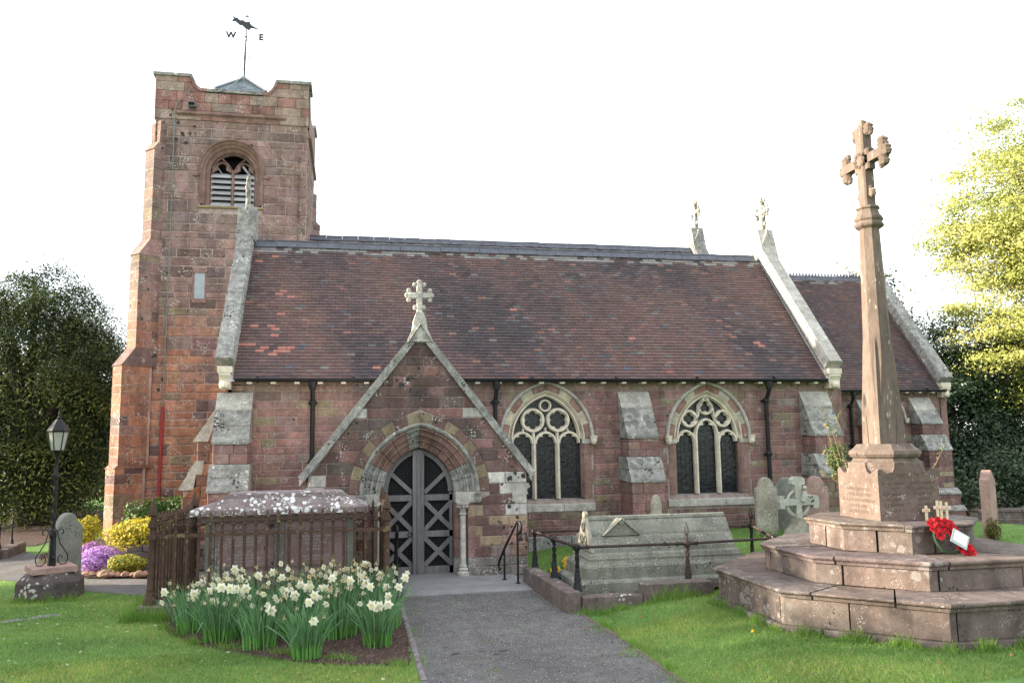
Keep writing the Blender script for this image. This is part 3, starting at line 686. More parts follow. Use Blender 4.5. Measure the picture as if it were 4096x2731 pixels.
gable_top(-2.29, 18.5, 7.05, church, M_WEATHER); cross((-2.29, 18.5, 7.45), .72, .24, .11, 1, M_WEATHER, church)
verge(10.03, 10.38, (15.72, 3.76), (18.5, 7.02), .05, church, 1.5, M_PALE); kneeler(10.05, 10.4, 15.75, 3.66, church)
gable_top(10.24, 18.5, 7.0, church, M_PALE); cross((10.24, 18.5, 7.38), .85, .27, .13, 1, M_WEATHER, church, ring=True)
verge(10.7, 11.15, (21.2, 5.0), (24, 8.45), .05, church, 1.5, M_WEATHER); gable_top(10.92, 24, 8.45, church, M_WEATHER, .5); cross((10.92, 24, 8.9), .95, .28, .14, 1, M_WEATHER, church)
verge(16.82, 17.25, (20.72, 3.82), (24, 7.95), .05, church, 1.3, M_WEATHER); kneeler(16.85, 17.2, 20.75, 3.72, church); gable_top(17.03, 24, 7.9, church, M_WEATHER, .4)
# --- nave and chancel bodies
mb = MB(); mb.prism([(21, 0), (27, 0), (27, 4.4), (24, 8.0), (21, 4.4)], west(10.75), -.3, 0); mb.build('gable_wall', M_PINK, church)
mb = MB(); mb.prism([(21, 0), (27, 0), (27, 3.5), (24, 7.3), (21, 3.5)], west(16.95), -.25, 0); mb.build('gable_wall', M_PINK, church)
mb = MB(); mb.box(-1.2, 16.9, 26.8, 27.1, 0, 4.3); mb.build('north_wall', M_PINK, church)
FC = south(21); w3 = Arch(15.05, 2.65, .5, .62)
mb = MB(); core(mb, FC, [10.4, 17.0], lambda x: -.8, lambda x: 3.55, [(w3.grown(.05), 1.5)], thick=.4); chw = mb.build('chancel_wall', M_MORTAR, church)
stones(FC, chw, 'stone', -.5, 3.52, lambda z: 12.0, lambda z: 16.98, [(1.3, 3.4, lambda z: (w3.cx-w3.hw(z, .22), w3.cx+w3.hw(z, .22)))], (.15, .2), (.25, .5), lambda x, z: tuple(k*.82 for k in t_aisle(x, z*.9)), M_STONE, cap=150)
fr = MB(); mould(fr, w3, [(.22, .02), (.05, .016), (0, -.1), (0, -.3)], FC, 10, zb=1.5); fr.build('window_jamb', M_PINK, chw)
hd = MB(); mould(hd, w3, [(.2, -.02), (.2, .05), (.25, .07), (.27, .03), (.27, -.02)], FC, 12); hd.build('hood_mould', M_PALE, chw, smooth=35)
for s in (-1, 1): head_stop((w3.cx+s*.73, 20.9, 2.62), .085, M_CREAM, chw)
mb = MB(); mb.box(w3.cx-.5, w3.cx+.5, 21.17, 21.19, 1.5, 3.3); mb.build('glass_pane', M_GLASS, chw)
mb = MB(); bar2d(mb, [(w3.cx, 1.5), (w3.cx, 2.7)], FC, .08, -.17, -.06); bar2d(mb, Arch(w3.cx-.25, 2.6, .22, .26).path(0, 6), FC, .05, -.17, -.07); bar2d(mb, Arch(w3.cx+.25, 2.6, .22, .26).path(0, 6), FC, .05, -.17, -.07); foilring(mb, w3.cx, 2.98, .18, 4, .07, .07, FC, -.17, -.07); mb.build('tracery', M_CREAM, chw)
mb = MB(); mb.box(w3.cx-.75, w3.cx+.75, 20.94, 21.2, 1.3, 1.5); mb.build('sill', M_PALE, chw)

# --- weathered buttresses
def buttress(x0, x1, y, zt, steps, zb, grow=.03, tones=RED):
    """steps: list of (ztop, zbottom, y at top, y at bottom, slabs) for each sloping set-off"""
    root = MB(); ylast = y; body = []
    root.box(x0+.04, x1-.04, steps[-1][3]+.04, y+.02, zb, steps[-1][1]+.05)
    root.prism([(y+.02, steps[0][1]-.1), (y+.02, zt-.06), (steps[0][3]+.08, steps[0][1]-.1)], lambda u, v, q: (q, u, v), x0+.03, x1-.03)
    root.box(x0+.03, x1-.03, steps[0][3]+.04, y+.02, steps[-1][0]-.3, steps[0][1]+.0)
    b = root.build('buttress', M_MORTAR, church)
    for si, (za, zz, ya, yb, ns) in enumerate(steps):
        g_ = grow*si
        for k in range(ns):
            t0, t1 = k/ns, (k+1)/ns; yt, yq = ya+(yb-ya)*t0, ya+(yb-ya)*t1; z_t, z_q = za+(zz-za)*t0, za+(zz-za)*t1
            mb = MB(); e = .025 if k == ns-1 else .01
            mb.prism([(y+.0, z_t-.01), (yt, z_t-.01), (yq-e, z_q+.012), (yq-e, z_q-.03), (yq+.04, z_q-.03), (y+.0, z_q+.0)] if True else [], lambda u, v, q: (q, u, v), x0-.02-g_, x1+.02+g_)
            mb.build('weathering_slab', M_PALE if (si == 0 and k == 0) else M_WEATHER, b)
        zn = steps[si+1][0] if si+1 < len(steps) else zb
        z = zn; yf = yb
        while z < zz-.04:
            zt_ = min(z+random.uniform(.13, .19), zz-.03)
            if zz-.03-zt_ < .06: zt_ = zz-.03
            xm = random.uniform(x0+.2, x1-.2)
            for a, c in ((x0-g_, xm), (xm, x1+g_)):
                mb = MB(); tn = vary(random.choice(tones+OCH[:1] if random.random() < .4 else tones), .15)
                mb.bbox(a+.003, c-.003, yf, y+.0, z+.003, zt_-.003, .008, tn); mb.build('stone', M_STONE, b)
            z = zt_
    return b
for bx0, bx1 in ((-2.42, -1.82), (5.42, 6.04), (9.5, 10.12)):
    buttress(bx0, bx1, 16.0, 3.19, [(3.19, 2.25, 15.98, 15.48, 3), (1.87, 1.4, 15.48, 15.26, 2)], 0)
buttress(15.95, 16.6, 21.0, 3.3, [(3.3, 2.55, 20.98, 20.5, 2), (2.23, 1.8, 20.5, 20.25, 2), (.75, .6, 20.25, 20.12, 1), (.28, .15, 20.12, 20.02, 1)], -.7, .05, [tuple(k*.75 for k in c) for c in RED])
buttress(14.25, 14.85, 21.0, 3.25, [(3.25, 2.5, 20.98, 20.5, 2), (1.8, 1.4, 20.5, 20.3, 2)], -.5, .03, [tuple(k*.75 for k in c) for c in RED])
# west buttress of the aisle, stepping down towards the tower
wb = MB(); wb.box(-3.06, -2.3, 16.38, 16.85, 0, 1.36); wb.prism([(-2.3, 1.3), (-2.3, 2.95), (-2.45, 2.9), (-2.82, 2.25), (-2.82, 1.3)], south(16.62), -.22, .24); wbo = wb.build('buttress', M_MORTAR, church)
for za, xa, zq, xb in ((3.02, -2.44, 2.66, -2.66), (2.655, -2.665, 2.28, -2.90), (1.92, -2.86, 1.66, -2.99), (1.655, -2.995, 1.38, -3.14)):
    mb = MB(); mb.prism([(xa, za), (xb, zq+.03), (xb, zq), (xb+.26, zq), (xa+.16, za)], south(16.34), -.5, .0); mb.build('weathering_slab', M_PALE, wbo)
stones(south(16.37), wbo, 'stone', .05, 2.9, lambda z: -3.08 if z < 1.375 else -2.84 if z < 2.27 else -2.84+(z-2.27)*.62+.12, lambda z: -2.26, [], (.17, .23), (.22, .42), lambda x, z: vary(random.choice([(.30, .13, .075), (.29, .155, .09), (.20, .11, .085)]), .15), M_STONE, w1=.02, cap=60)  # orange tones carry the warm light on this buttress in the stone colour

# --- tower
FT = south(22.0); TX0, TX1, TY0, TY1 = -5.12, -1.22, 22.0, 25.9
bw = Arch(-3.16, 9.44, .58, .60)
tw = MB(); core(tw, FT, [TX0, -4.02, -3.75, TX1], lambda x: 0, lambda x: 10.8, [(bw.grown(.2), 8.5)], thick=.6)
tw.box(TX0, TX1, TY1-.5, TY1, 0, 10.8); tw.box(TX0, TX0+.5, 22.6, 25.4, 0, 10.8); tw.box(TX1-.5, TX1, 22.6, 25.4, 0, 10.8); tw.box(TX0+.1, TX1-.1, 22.5, 25.4, 10.6, 10.75)
tower = tw.build('tower', M_MORTAR, church)
mb = MB(); mb.box(-3.9, -2.4, 22.62, 22.66, 8.4, 10.2); mb.build('dark_inside_sheet', M_DARK, tower)  # near-black sheet standing in for the shade behind the louvres
scl = lambda z: -3.88-.4*math.sin(math.acos(max(0, min(1, 1-(z-11.6)/.4)))) if z > 11.6 else -3.88
scr = lambda z: -2.42+.4*math.sin(math.acos(max(0, min(1, 1-(z-11.6)/.4)))) if z > 11.6 else -2.42
ops = [(8.4, 10.5, lambda z: (bw.cx-bw.hw(z, .22), bw.cx+bw.hw(z, .22))), (5.98, 6.72, lambda z: (-4.06, -3.72))]
stones(FT, tower, 'stone', 0, 10.8, lambda z: TX0, lambda z: TX1, ops, (.15, .34), (.26, .66), t_tower, M_TOWER, bev=.02, w1=.016, rough=.006, cap=300, joint=.009, jit=.009)
FE = lambda u, v, w: (TX1+w, u, v)
stones(FE, tower, 'stone', 5.5, 10.8, lambda z: TY0+.1, lambda z: TY1-.05, [], (.22, .3), (.3, .6), t_tower, M_TOWER, bev=.02, w1=.02, cap=0, joint=.009)
FW = lambda u, v, w: (TX0-w, u, v)
stones(FW, tower, 'stone', 0, 10.8, lambda z: TY0+.1, lambda z: TY1-.05, [], (.22, .3), (.3, .6), t_tower, M_TOWER, bev=.02, w1=.02, cap=0, joint=.009)
def diag(cx, cy, dx, dy, stages, hw):
    """diagonal corner buttress: stages (z0, z1, q) from the ground up, q = reach beyond the corner"""
    k = 1/math.sqrt(2); ang = math.atan2(dy, dx); mo = MB()
    for z0, z1, q in stages: mo.rotbox((cx+dx*k*(q-.014-.4), cy+dy*k*(q-.014-.4)), .4, hw-.014, z0, z1, ang, (.4, .33, .3))
    b = mo.build('corner_buttress', M_MORTAR, church)
    for i, (z0, z1, q) in enumerate(stages):
        z = z0; odd = 0
        while z < z1-.02:
            zt = min(z+random.uniform(.2, .31), z1)
            if z1-zt < .1: zt = z1
            odd ^= 1; L_ = .75; cut = [q-L_, q-(.24 if odd else .42)+random.uniform(-.03, .03), q]
            for a_, b_ in zip(cut, cut[1:]):
                m_ = (a_+b_)/2; c = (cx+dx*k*m_, cy+dy*k*m_); h_ = hw+random.uniform(-.006, .006)
                mb = MB(); tn = tuple(k_*.86 for k_ in t_tower(0, (z+zt)/2)); mb.rotbox(c, (b_-a_)/2-.009, h_, z+.012, zt-.012, ang, tn, random.uniform(.975, 1)); mb.build('quoin_stone', M_TOWER, b)
            z = zt
        if i+1 < len(stages):
            qn = stages[i+1][2]; zn = stages[i+1][0]; a = .35; P = []
            for zz, qq in ((z1-.005, q+.02), (zn, qn)):
                for e, s in ((-a, -1), (qq, -1), (qq, 1), (-a, 1)): P.append((cx+dx*k*e-dy*k*s*(hw+.008), cy+dy*k*e+dx*k*s*(hw+.008), zz))
            mb = MB(); mb.hexa(P, t_tower(0, z1)); mb.build('weathering_slab', M_TOWER, b)
diag(TX0, TY0, -1, -1, [(0, 1.68, .82), (1.76, 4.2, .75), (4.65, 7.05, .42), (7.5, 9.9, .13), (10.15, 10.7, -.02)], .2)
diag(TX1, TY0, 1, -1, [(0, 4.3, .05), (4.4, 7.2, -.02), (7.3, 9.9, -.1), (10.1, 10.5, -.28)], .17)
diag(TX1, TY1, 1, 1, [(0, 7.2, .1), (7.3, 9.0, .0), (9.1, 10.0, -.15)], .34)
diag(TX0, TY1, -1, 1, [(0, 4.3, .4), (4.4, 7.2, .2), (7.3, 9.9, 0)], .34)
# parapet
pp = MB()
outl = [(TX0-.03, 10.78), (TX1+.03, 10.78), (TX1+.03, 12.0), (-2.02, 12.0)]+[(scr(z), z) for z in np.linspace(11.98, 11.6, 8)]+[(scl(z), z) for z in np.linspace(11.6, 11.98, 8)]+[(-4.28, 12.0), (TX0-.03, 12.0)]
pp.prism(outl, south(22.0), -.3, -.01); pp.prism(outl, south(25.9), 0, .3)
yo = [(TY0+.02, 10.78), (TY1-.02, 10.78), (TY1-.02, 12.0), (25.1, 12.0), (24.8, 11.7), (24.5, 11.6), (23.4, 11.6), (23.1, 11.7), (22.8, 12.0), (TY0+.02, 12.0)]
pp.prism(yo, lambda u, v, w: (TX1-w, u, v), -.03, .27); pp.prism(yo, lambda u, v, w: (TX0+w, u, v), -.03, .27)
par = pp.build('parapet', M_PINK, tower)
stones(south(21.98), par, 'stone', 10.8, 12.0, lambda z: TX0-.03, lambda z: TX1+.03, [(11.6, 12.3, lambda z: (scl(z), scr(z)))], (.22, .28), (.3, .75), lambda x, z: vary(random.choice([(.27, .14, .12), (.25, .13, .11), (.29, .16, .13), (.30, .22, .18)]), .1), M_TOWER, bev=.006, w1=.012, joint=.004, cap=60)
cp = [(TX0-.09, 12.03), (-4.24, 12.03), (-4.24, 11.96)]+[(scl(z)+.045, z+.01) for z in np.linspace(11.9, 11.64, 7)]+[(-3.85, 11.645), (-2.45, 11.645)]+[(scr(z)-.045, z+.01) for z in np.linspace(11.64, 11.9, 7)]+[(-2.06, 11.96), (-2.06, 12.03), (TX1+.09, 12.03)]
for a, b in ((0, 3), (2, 11), (10, 12), (11, 20), (19, len(cp))):
    mb = MB(); bar2d(mb, cp[a:b], south(22.0), .09, -.33, .07, bev=.9); mb.build('coping_stone', M_PINK if a in (2, 11) else M_WEATHER, par)
for q in ((TX1-.3, TX1+.09, 22.34, 22.8), (TX1-.3, TX1+.09, 25.1, 25.95), (TX0-.09, TX0+.3, 22.34, 22.8), (TX0-.09, TX0+.3, 25.1, 25.9)): mb = MB(); mb.box(*q, 11.99, 12.08); mb.build('coping_stone', M_WEATHER, par)
mb = MB(); mb.prism([(0, 10.86), (.0, 11.06), (.03, 11.06), (.1, 11.0), (.1, 10.96), (.04, 10.92), (.03, 10.86)], lambda u, v, w: (w, 22.0-u, v), -4.58, -1.8); mb.build('string_course', M_PINK, tower)
mb = MB(); mb.prism([(0, 10.5), (0, 10.6), (.1, 10.56), (.1, 10.53)], lambda u, v, w: (TX1+u, w, v), 22.1, 25.8); mb.build('string_course', M_PINK, tower)
# belfry window
mb = MB(); mould(mb, bw, [(.23, .03), (.21, .02), (.17, -.02), (.16, -.06), (.1, -.1), (.085, -.16), (.02, -.2), (0, -.22), (0, -.4)], FT, 12, zb=8.55); mb.build('window_jamb', M_PINK, tower, smooth=25)
mb = MB(); mould(mb, bw, [(.23, -.02), (.23, .06), (.255, .085), (.285, .04), (.285, -.02)], FT, 12, zb=9.33); mb.box(bw.cx-.98, bw.cx-.82, 21.92, 22.0, 9.27, 9.34); mb.box(bw.cx+.82, bw.cx+.98, 21.92, 22.0, 9.27, 9.34); mb.build('hood_mould', M_PINK, tower, smooth=35)
mb = MB(); mb.hexa([(-4.0, 21.95, 8.42), (-2.32, 21.95, 8.42), (-2.32, 22.5, 8.42), (-4.0, 22.5, 8.42), (-4.0, 21.95, 8.46), (-2.32, 21.95, 8.46), (-2.32, 22.5, 8.58), (-4.0, 22.5, 8.58)]); mb.build('sill', mat('mossy sill stone', (.2, .16, .07), noise=((6, .3),)), tower)
tr = MB(); d0, d1 = -.34, -.24
bar2d(tr, bw.path(-.03, 10, zb=8.55), FT, .06, d0, d1)
for s in (-1, 1):
    ar = Arch(bw.cx+s*.29, 9.42, .27, .35); bar2d(tr, ar.path(0, 8), FT, .05, d0, d1); 
    for q in (0, 1):
        t = lambda k: k if not q else 2-k
        c0, c1, c2 = ar.P(0, t(.1)), ar.P(0, t(.4)), ar.P(0, t(.75)); tr.prism([c0, (ar.cx+(c1[0]-ar.cx)*.5, c1[1]-.04), c2, c1], FT, d0, d1-.02)
    bar2d(tr, [(bw.cx, 9.5), (bw.cx+s*.13, 9.72), (bw.cx+s*.3, 9.88)], FT, .05, d0, d1)
tr.build('tracery', M_PINK, tower, smooth=35)
mb = MB(); bar2d(mb, [(bw.cx, 8.55), (bw.cx, 9.55)], FT, .09, d0, d1+.03); mb.build('mullion', M_PINK, tower)
for s in (-1, 1):
    for k in range(6):
        z = 8.6+k*.155; a, b = (bw.cx-.56, bw.cx-.04) if s < 0 else (bw.cx+.04, bw.cx+.56); mb = MB()
        mb.hexa([(a, 22.24, z), (b, 22.24, z+.004), (b, 22.4, z+.11), (a, 22.4, z+.11), (a, 22.24, z+.022), (b, 22.24, z+.022), (b, 22.4, z+.13), (a, 22.4, z+.13)])
        mb.box(a, b, 22.235, 22.25, z-.035, z+.022); mb.build('louvre_slat', M_WOODG, tower)
mb = MB(); bar2d(mb, [(-3.62, 9.72), (-3.46, 9.48)], south(22.36), .03, 0, .03); bar2d(mb, [(-2.95, 9.74), (-2.72, 9.45)], south(22.36), .06, 0, .03); mb.build('broken_slat', M_WOODG, tower)
mb = MB(); mb.box(-3.82, -2.52, 23.35, 24.65, 11.0, 12.27); mb.build('spirelet_drum', M_LEAD, tower)
mb = MB(); mb.box(-4.01, -3.75, 21.994, 22.1, 5.99, 6.68); mb.build('shutter_board', M_BOARD, tower)
mb = MB(); mb.box(-4.06, -4.005, 21.99, 22.1, 5.98, 6.68); mb.box(-3.755, -3.7, 21.99, 22.1, 5.98, 6.68); mb.box(-4.06, -3.7, 21.97, 22.1, 6.68, 6.8); mb.box(-4.06, -3.7, 21.96, 22.1, 5.88, 5.99); mb.build('window_surround', M_PINK, tower)
# spirelet and vane
pyc = (-3.17, 24.0); pr_ = MB(); hb = .7; zb_, za_ = 12.27, 12.93; nr = 8
for r in range(nr):
    h0 = hb*(1-r/nr); h1 = hb*(1-(r+1.15)/nr); z0 = zb_+(za_-zb_)*r/nr; z1 = zb_+(za_-zb_)*(r+1)/nr
    nn = max(1, int(h0*2/.2)); 
    for i in range(nn):
        a, b = -h0+2*h0*i/nn+.004, -h0+2*h0*(i+1)/nn-.004; c = max(-h1, min(h1, a)); d = max(-h1, min(h1, b))
        tn = vary((.17, .205, .23), .2)
        for R_ in range(4):
            ca, sa = [(1, 0), (0, 1), (-1, 0), (0, -1)][R_]
            q = lambda u, v, z: (pyc[0]+u*ca-v*sa, pyc[1]+u*sa+v*ca, z)
            pr_.add([q(a, -h0, z0+.02), q(b, -h0, z0+.02), q(d, -h1, z1+.012), q(c, -h1, z1+.012), q(a, -h0, z0), q(b, -h0, z0)], [(0, 1, 2, 3), (4, 5, 1, 0)], tn)
sp = pr_.build('spirelet_roof', M_TILE, tower, fixn=False)
for sx_, sy_ in ((-1, -1), (1, -1), (1, 1), (-1, 1)):
    mb = MB(); mb.tube([(pyc[0]+sx_*hb, pyc[1]+sy_*hb, zb_+.03), (pyc[0], pyc[1], za_+.04)], .045, 6); mb.build('hip_roll', M_LEAD, sp)
mb = MB(); mb.lathe([(.16, -.16), (.12, -.06), (.05, .04), (.02, .1)], (pyc[0], pyc[1], za_), 8); mb.build('lead_cap', M_LEAD, sp)
vx, vy = -3.15, 24.0
mb = MB(); mb.tube([(vx-.03, vy, 12.95), (vx-.02, vy, 13.6), (vx, vy, 14.26), (vx+.01, vy, 14.92)], [.024, .03, .016, .01], 6)
mb.lathe([(.01, -.03), (.045, 0), (.01, .03)], (vx, vy, 14.26), 8)
for dx, dy in ((1, 0), (-1, 0), (0, 1), (0, -1)): mb.tube([(vx, vy, 14.26), (vx+dx*.36, vy+dy*.36, 14.26)], .006, 5)
for s in (-1, 1):
    for zc, up_ in ((13.74, 1), (13.58, -1)):
        sc = [(vx+s*(.11-.075*math.cos(a)*(1-a/14)), vy, zc+up_*.0+.05*math.sin(a)*(1-a/14)) for a in np.linspace(0, 9, 22)]; mb.tube(sc, .005, 4)
        mb.tube([(vx+s*.02, vy, zc+up_*.42), (vx+s*.10, vy, zc+up_*.27), (vx+s*.19, vy, zc+up_*.13), (vx+s*.21, vy, zc+up_*.02), (vx+s*.14, vy, zc-up_*.05), (vx+s*.02, vy, zc-up_*.07)], .0055, 4)
vane = mb.build('weathervane', M_VANE, church, smooth=40)
dv = Vector((.72, .47, 0)).normalized()
FV = lambda u, v, w: (vx+dv.x*u-dv.y*w, vy+dv.y*u+dv.x*w, v)
mb = MB(); mb.prism([(-.44, 14.78), (-.40, 14.70), (-.45, 14.62), (-.42, 14.6), (-.34, 14.63), (-.2, 14.56), (-.12, 14.58), (-.05, 14.53), (.1, 14.5), (.12, 14.56), (.17, 14.6), (.3, 14.62), (.44, 14.64), (.3, 14.66), (.17, 14.68), (.12, 14.72), (.1, 14.78), (-.02, 14.72), (-.12, 14.75), (-.2, 14.71), (-.3, 14.76), (-.36, 14.74)], FV, -.008, .008)
mb.build('arrow', M_VANE, vane)
mb = MB(); bar2d(mb, [(vx+.01, 14.86), (vx+.01, 14.97)], south(vy), .03, -.01, .01); bar2d(mb, [(vx-.05, 14.915), (vx+.07, 14.915)], south(vy), .03, -.01, .01); mb.build('vane_cross', M_VANE, vane)
for ch, px in (('W', vx-.43), ('E', vx+.43)): text(ch, .26, (px, vy, 14.28), (rad(90), 0, 0), M_VANE, vane, 'compass_letter', .01, bold=.012)
mb = MB(); mb.tube([(-4.25, 21.9, 11.62), (-4.6, 21.93, 11.2), (-4.63, 21.93, 10.9), (-4.64, 21.94, 8), (-4.66, 21.94, 3.2)], .013, 6); mb.tube([(-3.2, 23.9, 12.98), (-3.6, 22.5, 11.75), (-3.75, 21.95, 11.66)], .014, 6); mb.build('lightning_conductor', M_COPPER, tower)
mb = MB(); mb.tube([(-4.66, 21.93, 3.2), (-4.68, 21.93, .4)], .04, 8); mb.build('conductor_guard', M_REDP, tower)
mb = MB(); mb.hexa([(-4.28, 21.75, 11.1), (-4.1, 21.75, 11.1), (-4.1, 21.97, 11.14), (-4.28, 21.97, 11.14), (-4.28, 21.75, 11.22), (-4.1, 21.75, 11.22), (-4.1, 21.97, 11.26), (-4.28, 21.97, 11.26)]); fl = mb.build('floodlight', M_LEAD, tower)
mb = MB(); mb.box(-4.265, -4.115, 21.742, 21.748, 11.12, 11.205); mb.build('lamp_glass', M_DARK, fl)

# --- porch
FP = south(13.6); PX0, PX1, PC = -.65, 2.93, 1.14
pa = Arch(1.14, 1.38, .585, .74)
top = lambda x: 1.62+(4.09-1.62)*(1-abs(x-PC)/(1.83)) if abs(x-PC) < 1.83 else 1.62
lf = lambda z: PX0 if z < 1.62 else max(PX0, PC-1.83*(1-(z-1.62)/2.47)+.02)
rf = lambda z: PX1 if z < 1.62 else min(PX1, PC+1.83*(1-(z-1.62)/2.47)-.02)
pw = MB(); core(pw, FP, [PX0, PC, PX1], lambda x: -.05, lambda x: top(x), [(pa.grown(.32), -.05)], thick=.45)
pw.box(PX0, PX0+.4, 14.05, 15.95, 0, 1.62); pw.box(PX1-.4, PX1, 14.05, 15.95, 0, 1.62)
porch = pw.build('porch', M_MORTAR, church)
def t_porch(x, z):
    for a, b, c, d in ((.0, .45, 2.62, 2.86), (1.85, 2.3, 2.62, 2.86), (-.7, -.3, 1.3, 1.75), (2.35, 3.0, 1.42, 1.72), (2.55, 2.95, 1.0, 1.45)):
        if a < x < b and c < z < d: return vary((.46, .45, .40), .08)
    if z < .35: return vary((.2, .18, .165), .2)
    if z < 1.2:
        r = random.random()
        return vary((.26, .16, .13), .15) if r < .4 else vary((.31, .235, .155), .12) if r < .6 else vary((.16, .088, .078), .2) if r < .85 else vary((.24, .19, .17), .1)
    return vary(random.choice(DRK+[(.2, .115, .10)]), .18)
pop = [(-.1, 3.0, lambda z: (pa.cx-(pa.a+.2), pa.cx+pa.a+.2) if z < 1.2 else (pa.cx-pa.hw(z, .57), pa.cx+pa.hw(z, .57)))]
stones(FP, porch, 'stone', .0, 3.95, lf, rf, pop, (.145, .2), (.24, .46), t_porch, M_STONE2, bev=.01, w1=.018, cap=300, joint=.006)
for x_, fn in ((PX0, lambda u, v, w: (PX0-w, u, v)), (PX1, lambda u, v, w: (PX1+w, u, v))):
    stones(fn, porch, 'stone', 0, 1.6, lambda z: 13.62, lambda z: 15.9, [], (.15, .2), (.25, .45), t_porch, M_STONE2, cap=0)
voussoirs(pa, FP, .395, .57, 8, [DRK[2], (.22, .175, .11), DRK[1], (.20, .16, .105)], porch, M_STONE2, w1=.024)
mb = MB(); mould(mb, pa, [(.40, -.02), (.40, .06), (.375, .085), (.345, .07), (.33, .03)], FP, 14, zb=1.3); mb.build('hood_mould', M_WEATHER, porch, smooth=35)
# arch mouldings as separate voussoir stones
for side in (0, 1):
    for i in range(6):
        pf = [(.335, .022), (.29, .02), (.275, -.03), (.24, -.05), (.225, -.02), (.2, -.03), (.19, -.10), (.15, -.12), (.135, -.09), (.11, -.1), (.1, -.17), (.03, -.2), (0, -.24), (0, -.42)]
        t0, t1 = (i+.02)/6, (i+.98)/6
        if side: t0, t1 = 2-t1, 2-t0
        rg = []
        for k in range(4):
            t = t0+(t1-t0)*k/3; rg.append([FP(*pa.P(o, t), w) for o, w in pf])
        mb = MB(); mb.loft(rg); mb.build('arch_stone', random.choice([M_PINK, M_WEATHER, M_PINK]), porch, smooth=30)
for s in (-1, 1):
    cx = pa.cx+s*(pa.a+.0)
    z = 0
    for zt in (.3, .62, .95, 1.21):
        mb = MB(); rg = [[(pa.cx+s*(pa.a+o), 13.6-w, zz) for o, w in ((.32, .02), (.215, .02), (.2, -.0), (.2, -.14), (.04, -.16), (.0, -.2), (0, -.42))] for zz in (z+.003, zt-.003)]
        mb.loft(rg); mb.build('jamb_stone', M_WEATHER if zt == .3 else M_PINK, porch); z = zt
    mb = MB(); mb.box(*sorted((cx, cx+s*.42)), 13.57, 13.98, 1.21, 1.38); mb.build('impost', M_PALE, porch)
    sx_ = cx+s*.125; sy_ = 13.62
    mb = MB(); mb.lathe([(.052, .2), (.048, .3), (.048, 1.0)], (sx_, sy_, 0), 14); sh = mb.build('shaft', M_PALE, porch, smooth=40)
    mb = MB(); mb.lathe([(.05, 1.0), (.066, 1.01), (.066, 1.03), (.052, 1.045), (.06, 1.1), (.1, 1.17), (.115, 1.18), (.115, 1.21)], (sx_, sy_, 0), 12)
    for k in range(8): a = k*math.pi/4; mb.lathe([(.01, -.03), (.032, 0), (.012, .03)], (sx_+.085*math.cos(a), sy_+.085*math.sin(a), 1.14), 6)
    mb.build('capital', M_PALE, porch, smooth=40)
    mb = MB(); mb.lathe([(.1, -.05), (.1, .08), (.075, .1), (.085, .13), (.06, .16), (.07, .18), (.052, .2)], (sx_, sy_, 0), 12); mb.build('shaft_base', M_PALE, porch, smooth=40)
    head_stop((pa.cx+s*(pa.a+.37), 13.52, 1.28), .085, M_WEATHER, porch)
    kx = PX0 if s < 0 else PX1
    mb = MB(); mb.prism([(kx-s*.25, 1.2), (kx-s*.25, 1.5), (kx+s*.03, 1.5), (kx+s*.06, 1.44), (kx+s*.0, 1.4), (kx+s*.02, 1.33), (kx-s*.06, 1.27), (kx-s*.05, 1.2)], FP, -.3, .03); mb.build('kneeler', M_PALE, porch)
sl_ = math.hypot(1.9, 2.45)
for s in (-1, 1):      # gable copings
    tip = (PC, 4.12); foot = (PC+s*1.93, 1.66); n_ = 4
    ux, uz = (foot[0]-tip[0]), (foot[1]-tip[1]); L_ = math.hypot(ux, uz); ux /= L_; uz /= L_; nx, nz = (-uz*s*1, ux*s*1)
    if nz < 0: nx, nz = -nx, -nz
    for k in range(n_):
        a, b = L_*k/n_+.002, L_*(k+1)/n_-.002
        P_ = [(tip[0]+ux*t+nx*q, tip[1]+uz*t+nz*q) for t, q in ((a, -.09), (b, -.09), (b, .0), (a, .0))]
        mb = MB(); mb.prism(P_, FP, -.35, .07); mb.prism([(tip[0]+ux*t+nx*q, tip[1]+uz*t+nz*q) for t, q in ((a, .0), (b, .0), (b, .03), (a, .03))], FP, -.33, .045); mb.build('coping_stone', M_WEATHER, porch)
    mb = MB(); q0 = (PC, 13.95, 4.02); f0 = (PC+s*1.95, 13.95, 1.62); mb.hexa([(q0[0], 13.9, q0[2]-.1), (f0[0], 13.9, f0[2]-.1), (f0[0], 17.5, f0[2]-.1), (q0[0], 17.5, q0[2]-.1), (q0[0], 13.9, q0[2]), (f0[0], 13.9, f0[2]), (f0[0], 17.5, f0[2]), (q0[0], 17.5, q0[2])]); mb.build('porch_roof', M_TILE, porch)
mb = MB(); mb.prism([(PC-.23, 3.86), (PC+.23, 3.86), (PC+.12, 4.1), (PC+.1, 4.26), (PC+.06, 4.38), (PC-.06, 4.38), (PC-.1, 4.26), (PC-.12, 4.1)], FP, -.3, .05)
mb.prism([(PC-.2, 3.88), (PC+.2, 3.88), (PC, 4.2)], FP, .05, .09); mb.build('saddle_stone', M_PALE, porch)
mb = MB()
for s in (-1, 1): bar2d(mb, [(PC+s*.2, 3.87), (PC+s*.1, 4.02), (PC, 4.17)], FP, .03, .08, .12); mb.prism([(PC+s*.17, 3.9), (PC+s*.05, 3.93), (PC+s*.06, 4.0)], FP, .088, .1)
mb.build('gablet', M_WEATHER, porch)
cross((PC, 13.72, 4.36), .56, .205, .095, 0, M_PALE, porch)
